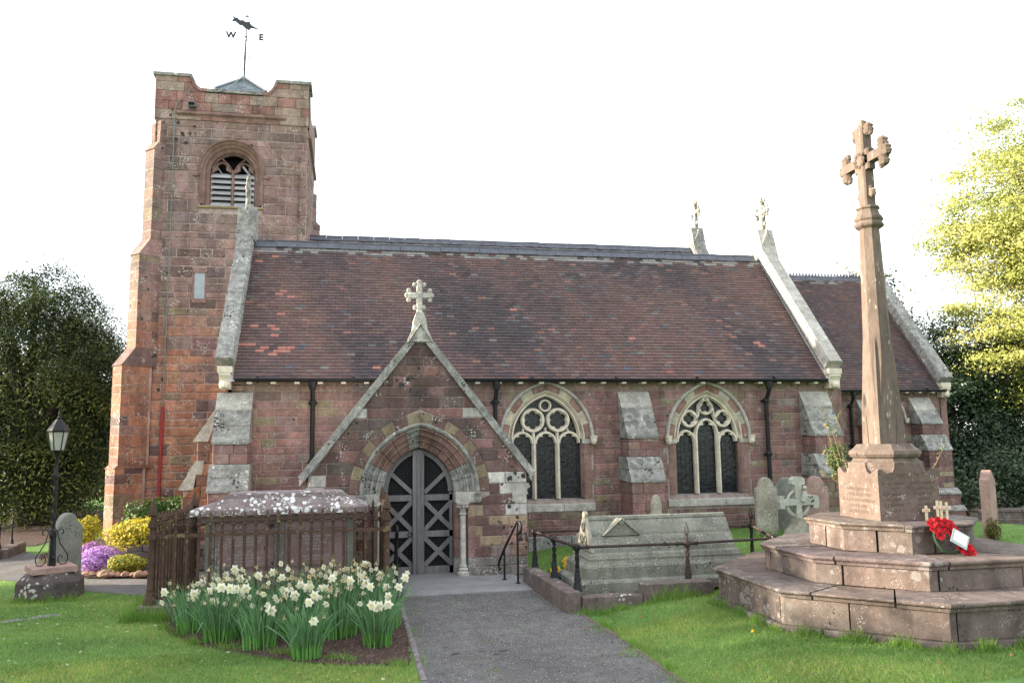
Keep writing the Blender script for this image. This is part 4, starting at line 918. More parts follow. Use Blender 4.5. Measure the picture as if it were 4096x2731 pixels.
# doors
dd = MB(); dd.box(.5, 1.8, 14.09, 14.11, -.03, 2.15); dd.build('door_dark_sheet', M_DARK, porch)  # near-black sheet: the shade inside the porch put in as colour
FD = south(14.0)
inner = Arch(1.14, 1.38, .575, .72)
def dbar(p, q, w, name, dep=.035, k=.0):
    mb = MB(); dx, dz = q[0]-p[0], q[1]-p[1]; l = math.hypot(dx, dz); nx, nz = -dz/l*w/2, dx/l*w/2
    mb.prism([(p[0]-nx, p[1]-nz), (q[0]-nx, q[1]-nz), (q[0]+nx, q[1]+nz), (p[0]+nx, p[1]+nz)], FD, k, k+dep); return mb.build(name, M_WOOD, leaf)
wm = MB()
for i in range(46):
    x_ = .56+i*.0255; zt = (inner.z(x_) or 1.38)
    wm.box(x_-.0012, x_+.0012, 14.02, 14.024, .03, zt)
for i in range(80):
    z_ = .04+i*.0255; h_ = inner.hw(z_)
    if h_ > .02: wm.box(1.14-h_, 1.14+h_, 14.024, 14.028, z_-.0012, z_+.0012)
wm.build('wire_mesh', M_MESH, porch, kind='stuff')
for s in (-1, 1):
    mb = MB(); x_a, x_b = sorted((1.14+s*.008, 1.14+s*.095)); mb.box(x_a, x_b, 13.93, 14.0, -.02, 2.09-.02); leaf = mb.build('door_leaf', M_WOOD, porch)
    if s < 0: mb = MB(); mb.box(1.12, 1.16, 13.905, 13.93, -.02, 2.08); mb.build('cover_strip', M_WOOD, leaf)
    xi, xo = 1.14+s*.1, 1.14+s*.575
    mb = MB(); mb.box(*sorted((xo-s*.05, xo)), 13.965, 14.0, -.02, 1.36); mb.build('stile', M_WOOD, leaf)
    mb = MB(); bar2d(mb, [inner.P(-.03, (k/8 if s < 0 else 2-k/8)) for k in range(9)], FD, .08, 0, .035, bev=.9); mb.build('curved_head', M_WOOD, leaf)
    for z_, w_ in ((1.28, .1), (.68, .1), (.06, .18)): dbar((xi, z_), (xo, z_), w_, 'rail')
    dbar((xo-s*.02, 1.78), (xi, 1.36), .07, 'brace', .03, .001)
    for za_2, zb_2 in ((1.22, .74), (.62, .16)):
        dbar((xi, za_2), (xo, zb_2), .075, 'brace', .03, .001); dbar((xo, za_2), (xi, zb_2), .075, 'brace', .026, .0005)
    if s < 0:
        mb = MB(); pts = [(1.0+.035*math.cos(a), 13.955-.0, .68+.035*math.sin(a)) for a in np.linspace(0, 6.283, 16)]; mb.tube(pts, .008, 5, cap=False); mb.build('ring_handle', M_IRONB, leaf)
# ------------------------------------------------------------ war memorial
K = .93; MX, MY = 6.96*K, 9.71*K; mz = lambda z: 2.2-(2.2-z)*K
mem = thing('war_memorial', 'tall sandstone war memorial cross on three octagonal steps beside the path', 'memorial', (MX, MY, gz(MX, MY)-.02))
MT = [(.14, .106, .09), (.13, .102, .093), (.15, .115, .098), (.125, .098, .09)]
def octpt(R, a): # point on octagon outline at face parameter a (0..8), flat-to-flat half width R
    k = int(a) % 8; f = a-int(a); th0 = -math.pi/8+k*math.pi/4; Rc = R/math.cos(math.pi/8)
    p = (math.cos(th0)*Rc, math.sin(th0)*Rc); q = (math.cos(th0+math.pi/4)*Rc, math.sin(th0+math.pi/4)*Rc)
    return (MX+p[0]+(q[0]-p[0])*f, MY+p[1]+(q[1]-p[1])*f)
def course(R, z0, z1, cuts, depth, name, over=0, slope=0, gap=.006, b=.012):
    cuts = sorted(cuts)
    for i, a in enumerate(cuts):
        e = cuts[(i+1) % len(cuts)]+(8 if i == len(cuts)-1 else 0); ga = gap/(R*.8284)
        ts = [a+ga]+[k for k in range(math.ceil(a+ga+.001), math.floor(e-ga-.001)+1)]+[e-ga]
        mb = MB(); rings = []
        zz0 = z0+random.uniform(-.004, .004); zz1 = z1+random.uniform(-.006, .006)
        for t in ts:
            if over: prof = [(R-over*.7, zz0), (R-over*.6, zz0+.03), (R-.005, zz0+.05), (R, zz0+.06), (R, zz1-b), (R-b, zz1), (R-depth, zz1+slope), (R-depth, zz0)]
            else: prof = [(R-b*.5, zz0), (R, zz0+b*.5), (R, zz1-b*.5), (R-b*.5, zz1), (R-depth, zz1), (R-depth, zz0)]
            rings.append([(*octpt(r, t), z) for r, z in prof]+[(*octpt(prof[0][0], t), prof[0][1])])
        mb.loft(rings); n_ = len(prof); tn = vary(random.choice(MT), .1); mb.t = [tn]*len(mb.t)
        mb.add([r for r in rings[0][:n_]], [tuple(range(n_))], tn); mb.add([r for r in rings[-1][:n_]], [tuple(range(n_))], tn)
        mb.build(name, M_MEM, mem)
gb = gz(MX, MY)-.03
core_ = MB(); 
for R, z0, z1 in ((1.78, -.1, mz(.36)), (1.28, mz(.36), mz(.72)), (.84, mz(.72), mz(1.09))): core_.lathe([(R, z0), (R, z1)], (MX, MY, 0), 8, rot=0, poly=True)
core_.build('step_core', M_DARK, mem)
off = [.0]
course(1.99*.99, mz(-.1), mz(.07), [.6, 1.4, 2.5, 3.4, 4.3, 4.9, 5.55, 6.5, 7.5], .3, 'footing_stone')
course(1.90, mz(.075), mz(.375), [.9, 1.8, 2.7, 3.5, 4.14, 4.95, 5.42, 6.05, 7.0], .3, 'riser_stone', gap=.008)
course(1.97, mz(.38), mz(.465), [.8, 1.8, 2.5, 3.2, 4.05, 4.52, 5.2, 5.7, 6.8], .62, 'coping_slab', over=.06, slope=.0, gap=.011)
course(1.37, mz(.47), mz(.70), [.9, 1.8, 2.7, 3.5, 4.12, 5.25, 6.1, 7.0], .3, 'riser_stone', gap=.012)
course(1.43, mz(.705), mz(.795), [.8, 1.7, 2.6, 3.5, 4.35, 5.2, 6.2, 7.2], .6, 'coping_slab', over=.05, gap=.013)
course(.865, mz(.80), mz(1.055), [.5, 1.6, 2.6, 3.4, 4.5, 5.5, 6.4, 7.2], .3, 'riser_stone', gap=.012)
course(.925, mz(1.06), mz(1.14), [.5, 2.5, 4.2, 5.9, 6.9], .924, 'coping_slab', over=.05, gap=.004)
# die block with scooped top edges
d2 = .43*K; zb, zt, zs_ = mz(1.14), mz(1.785), mz(1.86)
fm = MB(); fm.box(MX-d2, MX+d2, MY-d2, MY+d2, zb, mz(1.6))
def scoop(F):
    pts = [(-d2, mz(1.6))]
    pts += [(d2, mz(1.6)), (d2, zt-.02), (d2-.02, zt), (d2-.06, zt-.005)]
    pts += [(d2-.1, zt-.04), (d2-.15, zt-.065), (d2-.2, zt-.04), (d2-.225, zt+.02), (d2-.23, zs_)]
    pts += [(-x, z) for x, z in pts[:1:-1]]
    return pts
fpts = scoop(None)
for F in (lambda u, v, w: (MX+u, MY-d2-w, v), lambda u, v, w: (MX-u, MY+d2+w, v)): fm.prism(fpts, F, -.06, 0)
e2 = d2-.06; ipts = [(-e2, mz(1.6)), (e2, mz(1.6)), (e2, zt-.004)]+[p for p in fpts if abs(p[0]) < e2-.005 and p[1] > mz(1.62)]+[(-e2, zt-.004)]
for F in (lambda u, v, w: (MX-d2-w, MY-u, v), lambda u, v, w: (MX+d2+w, MY+u, v)): fm.prism(ipts, F, -.06, 0)
fm.lathe([(d2*.985, mz(1.605)), (d2*.985, zs_-.02), (d2*.97, zs_)], (MX, MY, 0), 8, rot=0, poly=True)
die = fm.build('die_block', mat('die sandstone', (.135, .10, .083), noise=((2.5, .2), (20, .2)), bump=.25, lichen=(((.42, .38, .33), 60, .45, .42), (DK, 8, .3, .3))), mem)
mb = MB(); mb.lathe([(d2*.98, 0), (d2*.9, .02), (d2*.86, .05), (d2*.93, .065), (d2*.985, .1), (d2*.96, .14), (d2*.86, .165), (d2*.78, .2), (d2*.74, .22)], (MX, MY, zs_), 8, rot=0, poly=True); mb.build('moulded_base', M_SHAFT, mem, smooth=20)
zf = zs_+.22
# shaft: square foot with broach stops turning into an octagon that tapers
mb = MB(); rings = []
hs = [(0, .172, 1), (.2, .168, .95), (.42, .165, .8), (.75, .16, .6), (1.0, .157, .47), (1.2, .155, .4142), (mz(5.03)-zf, .112, .4142)]
rings = []
for z, r, c in hs:
    r *= 1.0; p = []
    for qx, qy in ((1, 1), (-1, 1), (-1, -1), (1, -1)):
        a, b = (r, r*c), (r*c, r)
        if qx*qy < 0: a, b = b, a
        p += [(MX+qx*a[0], MY+qy*a[1], zf+z), (MX+qx*b[0], MY+qy*b[1], zf+z)]
    rings.append(p+[p[0]])
mb.loft(rings)
for qx, qy in ((1, 1), (-1, 1), (-1, -1), (1, -1)):
    tipz = zf+1.35; mb.add([(MX+qx*.176, MY+qy*.176, zf), (MX+qx*.05, MY+qy*.179, zf), (MX+qx*.179, MY+qy*.05, zf), (MX+qx*.168, MY+qy*.168, zf+.32), (MX+qx*.115, MY+qy*.115, tipz), (MX+qx*.075, MY+qy*.172, zf+.3), (MX+qx*.172, MY+qy*.075, zf+.3)], [(0, 1, 5, 3), (0, 2, 6, 3), (3, 5, 4), (3, 6, 4)])
mb.build('shaft', M_SHAFT, mem)
z0 = mz(5.03)
mb = MB(); mb.lathe([(.1, -.03), (.16, .01), (.172, .035), (.155, .05), (.145, .075), (.165, .1), (.165, .125), (.13, .17), (.115, .23), (.135, .245), (.13, .27), (.1, .275)], (MX, MY, z0), 8, rot=0, poly=True); mb.build('shaft_cap', M_SHAFT, mem, smooth=20)
mb = MB(); cz = mz(5.98); zb2 = z0+.27; th = .08; arm = .43
def bx(mb, y0, y1, za, zb_, hx, b=.018): mb.bbox(MX-hx, MX+hx, MY+y0, MY+y1, za, zb_, b)
bx(mb, -th, th, zb2, mz(6.46), .075); mb.bbox(MX-.055, MX+.055, MY-arm, MY+arm, cz-.062, cz+.062, .015)
bx(mb, -.15, .15, cz-.14, cz+.14, .055)
cr = mb.build('cross', M_SHAFT, mem)
mb = MB()
def leaf_(u, z, r, sy=1): mb.lathe([(r*.25, -r), (r*.8, -r*.7), (r, -.1*r), (r*.75, .1*r), (r*.95, .45*r), (r*.3, r)], (MX, MY+u, z), 8, sx=.75, sy=sy)
for s in (-1, 1):
    leaf_(s*arm, cz, .085); leaf_(s*(arm-.05), cz+.11, .085); leaf_(s*(arm-.05), cz-.11, .085); leaf_(s*(arm-.1), cz+.16, .045); leaf_(s*(arm-.1), cz-.16, .045)
    leaf_(s*.115, mz(6.40), .085); leaf_(s*.16, mz(6.34), .042); leaf_(s*.11, mz(5.5), .06); leaf_(s*.07, mz(5.56), .05)
leaf_(0, mz(6.5), .07)
for a in range(8): 
    an = a*math.pi/4; 
    for sx in (-1, 1): mb.lathe([(.01, -.03), (.035, 0), (.01, .03)], (MX+sx*.07, MY+.085*math.cos(an), cz+.085*math.sin(an)), 6)
mb.build('carved_foliage', M_SHAFT, mem, smooth=35)
FW_ = (rad(90), 0, rad(-90))
names = ['FRANK GREENFIELD', 'GEORGE LESLIE DERRY', 'JOHN THOMAS ROBINSON', 'GEORGE JONES', 'ARTHUR SCOTT']
for i, s_ in enumerate(names): text(s_, .052, (MX-d2-.0005, MY, mz(1.52)-i*.068), FW_, M_LETTER, die, extrude=.001)
text('1939 — 1945', .055, (MX, MY-d2-.0005, mz(1.705)), (rad(90), 0, 0), M_LETTER, die, extrude=.001)
for i, (a, b) in enumerate((('C L ATTWOOD', 'C W G MABBOTT'), ('J J BOYT', 'E J McDONALD'), ('R W HINGLEY', 'B J JESBERRY'), ('S G JONES', 'A PERRY'), ('L E HUDSON', 'A E KING'), ('H LEWIS', 'T PARKES'))):
    for t_, x_ in ((a, -.2), (b, .19)): text(t_, .043, (MX+x_, MY-d2-.0005, mz(1.6)-i*.062), (rad(90), 0, 0), M_LETTER, die, extrude=.001)

# ------------------------------------------------------------ poppy wreath, wooden crosses
def poppy(mb, mc, c, nrm, r):
    nrm = Vector(nrm).normalized(); a = nrm.cross(Vector((0, 0, 1))).normalized(); b = nrm.cross(a)
    for k in range(4):
        an = k*math.pi/2+random.uniform(-.3, .3); ri = []
        for i in range(9):
            t = -1+2*i/8; rr = r*math.sqrt(max(0, 1-t*t*.65)); th = an+t*.95
            ri.append(Vector(c)+(a*math.cos(th)+b*math.sin(th))*rr+nrm*(random.uniform(.0, .006)+.012*abs(t)+k*.002+.012))
        p0 = Vector(c)+nrm*(.002*k); base = [tuple(p0)]+[tuple(q) for q in ri]; back = [tuple(Vector(q)-nrm*.003) for q in base]
        n_ = len(base); mb.add(base+back, [(0, i, i+1) for i in range(1, n_-1)]+[(n_, n_+i+1, n_+i) for i in range(1, n_-1)]+[(i, i+1, n_+i+1, n_+i) for i in range(1, n_-1)])
    q = Vector(c)+nrm*.016; mc.lathe([(r*.1, -.006), (r*.26, 0), (r*.2, .008), (.001, .01)], tuple(q), 10)
wt = thing('poppy_wreath', 'red poppy wreath with a white card leaning against the memorial steps', 'wreath', (MX+.25, MY-1.1, mz(.78)))
WC = Vector((6.98*K/1*1.0, 8.66*K, 0)); wa = Vector((6.50, 8.10, mz(1.2))); wb_ = Vector((6.80, 7.98, mz(.82)))
ws = [(6.33, 1.17), (6.42, 1.19), (6.35, 1.10), (6.46, 1.12), (6.40, 1.07), (6.52, 1.17), (6.55, 1.10), (6.60, 1.14), (6.58, 1.07), (6.64, 1.09), (6.42, 1.03), (6.62, 1.03), (6.68, .95), (6.72, .92), (6.76, .94), (6.70, .88), (6.77, .88), (6.82, .87), (6.80, .83), (6.85, .82), (6.74, .84)]
for i, (x, z) in enumerate(ws):
    m1, m2 = MB(), MB(); x = 6.36+(x-6.36)*.80
    poppy(m1, m2, (x-.055, MY-.93-.03-max(0, .1-(z-.8)*.2), mz(z)), (random.uniform(-.35, .25), -1, random.uniform(-.1, .4)), .056)
    p = m1.build('poppy', M_RED, wt, fixn=False); m2.build('centre', M_BLACKP, p)
mb = MB(); rp = [(6.46+.18*math.cos(a)*.9, MY-.95-.05*(1-math.sin(a)), mz(1.0)+.16*math.sin(a)) for a in np.linspace(0, 6.283, 20)]; mb.tube(rp, .018, 6, cap=False); mb.build('wreath_ring', mat('dark green wreath backing', (.02, .04, .02), noise=(), bump=0), wt)
ca, sa = math.cos(-.5), math.sin(-.5); cc = (6.53, MY-1.09, mz(1.0))
FCd = lambda u, v, w: (cc[0]+u*ca-v*sa*.95, cc[1]-w+v*.15, cc[2]+u*sa+v*ca*.95)
mb = MB(); mb.prism([(-.1, -.085), (.12, -.085), (.12, .075), (-.1, .075)], FCd, 0, .003); mb.build('plastic_sleeve', M_PLAST, wt)
mb = MB(); mb.prism([(-.075, -.055), (.1, -.055), (.1, .065), (-.075, .065)], FCd, .0035, .005); mb.build('card', M_WHITE, wt)
for i, (x, y, h, lb) in enumerate(((6.63, 8.56, .17, 'small pale wooden cross standing alone left of the wreath'), (6.75, 8.52, .225, 'tallest small pale wooden cross, just above the wreath'), (6.83, 8.56, .215, 'small pale wooden cross with white poppy, second from the right'), (6.92, 8.58, .20, 'small pale wooden cross at the right end of the row'))):
    t = thing('remembrance_cross', lb, 'wooden cross', (x, y, mz(1.14)), 'small remembrance crosses on the memorial step')
    mb = MB(); z_ = mz(1.14); mb.bbox(x-.017, x+.017, y, y+.012, z_, z_+h, .002); mb.bbox(x-.052, x+.052, y-.001, y+.011, z_+h*.58, z_+h*.58+.036, .002); mb.build('cross_body', M_PALEWOOD, t)
    mb = MB(); mb.prism([(x+.022*math.cos(a)*(1+.12*math.cos(4*a)), z_+h*.58+.018+.022*math.sin(a)*(1+.12*math.cos(4*a))) for a in np.linspace(0, 6.0, 16)], south(y), .002, .005); p = mb.build('poppy', mat('pink faded poppy', (.62, .38, .36), bump=0, noise=()) if i == 0 else bpy.data.materials['pink faded poppy'], t)
    mb = MB(); mb.lathe([(.006, 0), (.005, .001)], (x, y-.0065, z_+h*.58+.018), 8); mb.build('centre', M_RED, p)

# ------------------------------------------------------------ chest tomb and its railing
ct = thing('chest_tomb', 'red stone chest tomb with inscribed panels under a lichen crusted lid inside the rusty railing', 'tomb', (-.98, 12.45, 0))
cy0, cy1 = 12.1, 12.75
def slab(mb, x0, x1, y0, y1, z0, z1, ins=0, tone=(.5, .5, .5)):
    mb.hexa([(x0, y0, z0), (x1, y0, z0), (x1, y1, z0), (x0, y1, z0), (x0+ins, y0+ins, z1), (x1-ins, y0+ins, z1), (x1-ins, y1-ins, z1), (x0+ins, y1-ins, z1)], tone)
sc = 12.1/12.7
X = lambda x: x*sc+.02
Zc = lambda z: 2.2-(2.2-z)*sc
mb = MB(); slab(mb, X(-2.12), X(.12), cy0-.06, cy1+.06, -.02, Zc(.30), .0); slab(mb, X(-2.1), X(.1), cy0-.04, cy1+.04, Zc(.3), Zc(.37), .03); mb.build('plinth', M_TOMBR, ct)
mb = MB(); mb.box(X(-2.0), X(-.02), cy0+.02, cy1-.02, Zc(.36), Zc(1.1)); chest = mb.build('chest', M_TOMBR, ct)
for x0, x1 in ((-2.07, -1.94), (-1.1, -.96), (-.05, .06)):
    mb = MB(); mb.bbox(X(x0), X(x1), cy0, cy1, Zc(.37), Zc(1.1), .006); mb.build('pilaster', M_TOMB, ct)
for x0, x1 in ((-1.93, -1.11), (-.95, -.06)):
    mb = MB(); a, b = X(x0), X(x1); z0, z1 = Zc(.43), Zc(.99)
    for q in ((a, b, z1-.02, z1), (a, b, z0, z0+.02), (a, a+.02, z0+.02, z1-.02), (b-.02, b, z0+.02, z1-.02)): mb.box(q[0], q[1], cy0+.0, cy0+.02, q[2], q[3])
    pn = mb.build('inscribed_panel', M_TOMBR, ct)
    L1 = ['ELIZABETH', 'DAUGHTER OF', 'JOHN AND ELIZABETH PARKES', 'WHO DIED DECEMBER', 'AGED 2 YEARS', '', 'ALSO OF', 'BENJAMIN SON OF', 'JOHN AND ELIZABETH PARKES', 'WHO WAS BURIED', 'JANUARY 1816, AGED 21 MO'] if x0 < -1.5 else ['ALSO OF MARY', 'DAUGHTER OF', 'JOHN AND ELIZABETH PARKES', 'WHO DIED MAY', 'AGED 12 YEARS', 'ALSO OF', 'JOHN PARKES', '', 'ALSO ELIZABETH ABOVE', 'WIFE OF THE']
    for i, s_ in enumerate(L1):
        if s_: text(s_, .042 if len(s_) < 20 else .034, ((a+b)/2, cy0+.0185, z1-.05-i*.045), (rad(90), 0, 0), M_LETTERW, pn, extrude=.001)
mb = MB(); slab(mb, X(-2.13), X(.13), cy0-.05, cy1+.05, Zc(1.1), Zc(1.14), -.02); slab(mb, X(-2.15), X(.15), cy0-.075, cy1+.075, Zc(1.14), Zc(1.19), -.03); mb.build('cornice', M_TOMBR, ct)
mb = MB(); rg = []
for ins, z in ((-.01, 1.195), (.0, 1.2), (.0, 1.265), (.015, 1.28), (.1, 1.31), (.2, 1.355), (.3, 1.41), (.33, 1.42), (.33, 1.44), (.345, 1.445), (.345, 1.46), (.36, 1.465), (.36, 1.48), (.5, 1.5)):
    x0, x1, y0, y1 = X(-2.27)+ins*1.25, X(.25)-ins*1.0, cy0-.16+ins*.55, cy1+.16-ins*.55; z = Zc(z); rg.append([(x0, y0, z), (x1, y0, z), (x1, y1, z), (x0, y1, z), (x0, y0, z)])
mb.loft(rg); mb.add(rg[-1][:4], [(0, 1, 2, 3)]); mb.build('lid', M_LID, ct)

rl = thing('tomb_railing', 'rusty brown spiked iron railing enclosing the chest tomb', 'railing', (-1.0, 12.5, 0))
RX0, RX1, RY0, RY1 = -2.57, .52, 11.78, 13.38
def spear(mb, x, y, z0, z1, r=.0165, n=8):
    k = z1-.30; mb.lathe([(r, z0), (r, k), (r*1.35, k+.008), (r*1.35, k+.02), (r*.95, k+.03), (r*.95, k+.1), (r*1.55, k+.115), (r*1.1, k+.15), (r*1.45, k+.165), (r*.9, k+.175), (r*.8, k+.195), (r*1.6, k+.2), (.001, z1)], (x, y, 0), n, cap=False)
pm = MB(); spear(pm, 0, 0, .14, 1.33, .0195); proto = None
def place_bar(x, y):
    global proto
    if proto is None: proto = pm.build('spear_bar', M_RUST, rl, smooth=35, origin=(0, 0, 0)); proto.location = Vector((x, y, 0))-WO[rl.name]; return
    o = proto.copy(); COL.objects.link(o); o.location = Vector((x, y, 0))-WO[rl.name]
nb = 20
for i in range(1, nb+1): x = RX0+(RX1-RX0)*i/(nb+1); place_bar(x, RY0); place_bar(x, RY1)
BLX = -2.33
for i in range(1, 14): y = RY0+(RY1-RY0)*i/14; place_bar(RX0+(BLX-RX0)*i/14, y); place_bar(RX1, y)
for x, y in ((RX0, RY0), (RX1, RY0), (BLX, RY1), (RX1, RY1)):
    if True:
        mb = MB(); mb.lathe([(.085, .0), (.085, .06), (.075, .075), (.075, .09), (.06, .1), (.057, .13), (.046, .16), (.05, .17), (.044, .2), (.04, .84), (.044, .85)], (x, y, .14), 16)
        mb.box(x-.06, x+.06, y-.06, y+.06, .985, 1.0); mb.lathe([(.036, .86), (.036, .97), (.045, .98)], (x, y, .14), 16)
        for k in range(14):
            a = 2*math.pi*k/14; mb.tube([(x+.034*math.cos(a), y+.034*math.sin(a), 1.22), (x+.058*math.cos(a), y+.058*math.sin(a), 1.13)], .008, 4)
        mb.lathe([(.03, .98), (.055, .985), (.032, 1.08), (.026, 1.1), (.03, 1.115), (.022, 1.13), (.06, 1.15), (.062, 1.16), (.035, 1.27), (.018, 1.34), (.001, 1.4)], (x, y, .14), 16)
        mb.box(x-.058, x+.058, y-.058, y+.058, .97, 1.04); mb.build('corner_post', M_RUST, rl, smooth=35)
for p, q in (((RX0, RY0), (RX1, RY0)), ((BLX, RY1), (RX1, RY1)), ((RX0, RY0), (BLX, RY1)), ((RX1, RY0), (RX1, RY1))):
    mb = MB(); w = .022
    if p[0] != q[0] and p[1] != q[1]:
        mb.hexa([(p[0]-w, p[1], .985), (p[0]+w, p[1], .985), (q[0]+w, q[1], .985), (q[0]-w, q[1], .985), (p[0]-w, p[1], 1.03), (p[0]+w, p[1], 1.03), (q[0]+w, q[1], 1.03), (q[0]-w, q[1], 1.03)]); mb.build('top_rail', M_RUST, rl); continue
    if p[1] == q[1]: mb.bbox(p[0], q[0], p[1]-w, p[1]+w, .985, 1.03, .006)
    else: mb.bbox(p[0]-w, p[0]+w, p[1], q[1], .985, 1.03, .006)
    mb.build('top_rail', M_RUST, rl)
def kerbline(p, q, w, h, m, parent, lens=(.5, .8), name='kerb_stone', z0=-.05, rough=.015):
    L_ = math.hypot(q[0]-p[0], q[1]-p[1]); ang = math.atan2(q[1]-p[1], q[0]-p[0]); s = 0
    while s < L_-.01:
        e = min(s+random.uniform(*lens), L_)
        if L_-e < lens[0]*.4: e = L_
        c = (p[0]+(q[0]-p[0])*(s+e)/2/L_, p[1]+(q[1]-p[1])*(s+e)/2/L_); zb = gz(*c)
        mb = MB(); hh = h+random.uniform(-rough, rough); hx, hy = (e-s)/2-.006, w/2+random.uniform(-rough, rough)*.5
        mb.rotbox(c, hx, hy, zb+z0, zb+hh-.02, ang+random.uniform(-.01, .01)); b = len(mb.v)-8
        mb.rotbox(c, hx, hy, zb+hh-.02, zb+hh, ang, taper=1-.03/max(hy, .04))
        mb.build(name, m, parent); s = e
k1 = thing('tomb_kerb', 'low dark stone kerb under the spiked railing', 'kerb', (-1.0, 11.7, 0))
for p, q in (((RX0-.15, RY0-.02), (RX1+.12, RY0-.02)), ((RX0-.02, RY0+.12), (RX0-.02, RY1+.1)), ((RX1, RY0+.12), (RX1, RY1+.1)), ((RX0+.1, RY1), (RX1-.12, RY1))): kerbline(p, q, .24, .14, M_KERB, k1)

# ------------------------------------------------------------ coped tomb with twisted rails
tb = thing('coped_tomb', 'grey green coped tombstone with gabled ridge and small cross arms inside twisted rails', 'tomb', (4.4, 11.4, 0))
tx0, tx1, ty0, ty1 = 3.16, 5.62, 10.98, 11.95; tyc = (ty0+ty1)/2
def ring_at(x0, x1, y0, y1, z): return [(x0, y0, z), (x1, y0, z), (x1, y1, z), (x0, y1, z), (x0, y0, z)]
mb = MB(); rg = []
for d, z in ((.0, .02), (.0, .27), (.02, .3), (.035, .31)): rg.append(ring_at(tx0-.12+d, tx1+.08-d, ty0-.1+d, ty1+.1-d, z))
mb.loft(rg); mb.add(rg[-1][:4], [(0, 1, 2, 3)]); mb.build('base_course', M_TOMB, tb)
mb = MB(); rg = []
for d, z in ((.0, .31), (.0, .46), (.025, .49), (.06, .50), (.09, .54), (.085, .57), (.1, .585), (.12, .62), (.15, .64)): rg.append(ring_at(tx0+d, tx1-d, ty0+d*.7, ty1-d*.7, z))
mb.loft(rg); mb.add(rg[-1][:4], [(0, 1, 2, 3)]); mb.build('moulded_plinth', M_TOMB, tb)
hb_, ht = .64, 1.09; yh = .34
def gab(u): return [(-yh, hb_), (yh, hb_), (yh*.98, hb_+.06), (yh*.72, hb_+.20), (yh*.60, hb_+.215), (yh*.57, hb_+.25), (.08, ht-.04), (-.08, ht-.04), (-yh*.57, hb_+.25), (-yh*.60, hb_+.215), (-yh*.72, hb_+.20), (-yh*.98, hb_+.06)]
mb = MB(); mb.prism([(tyc+y, z) for y, z in gab(0)], lambda u, v, w: (w, u, v), tx0+.17, tx1-.17); body = mb.build('coped_body', M_TOMB, tb)
mb = MB(); x = tx0+.14; mb.prism([(tyc+y*1.04, z+.01) for y, z in [(-yh, hb_), (yh, hb_), (yh*.56, hb_+.27), (.05, ht-.0), (.06, ht+.05), (.0, ht+.09), (-.06, ht+.05), (-.05, ht), (-yh*.56, hb_+.27)]], lambda u, v, w: (w, u, v), x, x+.05); mb.build('gable_end', mat('tomb gable end stone', (.25, .235, .19), noise=((5, .2), (30, .2))), tb)
for (yy, zz, r) in ((0, .97, .07), (-.09, .80, .065), (.09, .80, .065)):
    mb = MB(); foilring(mb, 0, 0, r, 4 if yy else 3, r*.4, r*.42, lambda u, v, w: (x-w, tyc+yy+u, zz+v), 0, .02); mb.build('quatrefoil', M_TOMB, tb)
mb = MB(); mb.tube([(tx0+.14, tyc, ht-.02), (tx1-.17, tyc, ht-.02)], .048, 8); mb.tube([(tx0+.14, tyc-.065, ht-.07), (tx1-.17, tyc-.065, ht-.07)], .022, 6); mb.build('ridge_roll', M_TOMB, tb, smooth=40)
gxm = tx0+.62
for s in (-1, 1):
    mb = MB(); yf = tyc+s*yh*.97
    mb.prism([(gxm-.28, hb_+.22), (gxm+.28, hb_+.22), (gxm+.05, hb_+.44), (gxm-.05, hb_+.44)], lambda u, v, w: (u, tyc+s*(w), v), .05, yh*.72)
    bar2d(mb, [(gxm-.27, hb_+.225), (gxm, hb_+.45), (gxm+.27, hb_+.225)], lambda u, v, w: (u, tyc+s*(yh*.72+w), v), .03, 0, .03)
    mb.tube([(gxm, tyc+s*.05, ht-.03), (gxm, tyc+s*yh*.8, ht-.05)], .035, 8)
    mb.build('cross_gablet', M_TOMB, tb, smooth=30)
for i, s_ in enumerate(('IN LOVING MEMORY OF', 'BORN 11TH OCTOBER')):
    text(s_, .05, (4.6, ty0+.15+i*0, .79-i*.07), (rad(62), 0, 0), M_LETTER, body, extrude=.0005)
t2 = thing('twisted_rail', 'low railing of twisted rusty bars on black posts around the grey tomb', 'railing', (4.4, 11.5, .1))
posts = [(2.83, 12.60, 0), (2.89, 11.6, 0), (2.95, 10.6, 0), (4.48, 10.56, 1), (6.35, 12.35, 1), (5.85, 10.72, 0)]
zr = .80
def railpost(x, y, fin):
    zb = .24 if x < 6 else gz(x, y)-.02
    if x > 5.5 and y < 11: zb = mz(.43)
    mb = MB(); b = zb
    mb.rotbox((x, y), .055, .055, b, b+.13, .0, taper=.55); mb.rotbox((x, y), .04, .04, b+.13, b+.25, .0, taper=.6); mb.lathe([(.03, 0), (.036, .015), (.03, .03)], (x, y, b+.25), 8)
    pts = 14
    for k in range(pts): mb.rotbox((x, y), .021, .021, b+.28+(zr-.06-b-.28)*k/pts, b+.28+(zr-.06-b-.28)*(k+1)/pts, k*.26)
    mb.lathe([(.02, -.06), (.045, -.03), (.05, 0), (.045, .03), (.02, .05)], (x, y, zr), 8)
    if fin:
        mb.lathe([(.015, .04), (.022, .07), (.012, .1)], (x, y, zr), 8)
        for a in range(4):
            an = a*math.pi/2+.4; mb.tube([(x, y, zr+.1), (x+.035*math.cos(an), y+.035*math.sin(an), zr+.15), (x+.028*math.cos(an), y+.028*math.sin(an), zr+.2), (x, y, zr+.29)], [.008, .008, .007, .003], 5)
    mb.build('post', M_IRONB if not fin or x > 5 else M_TWIST, t2, smooth=35)
for p in posts: railpost(*p)
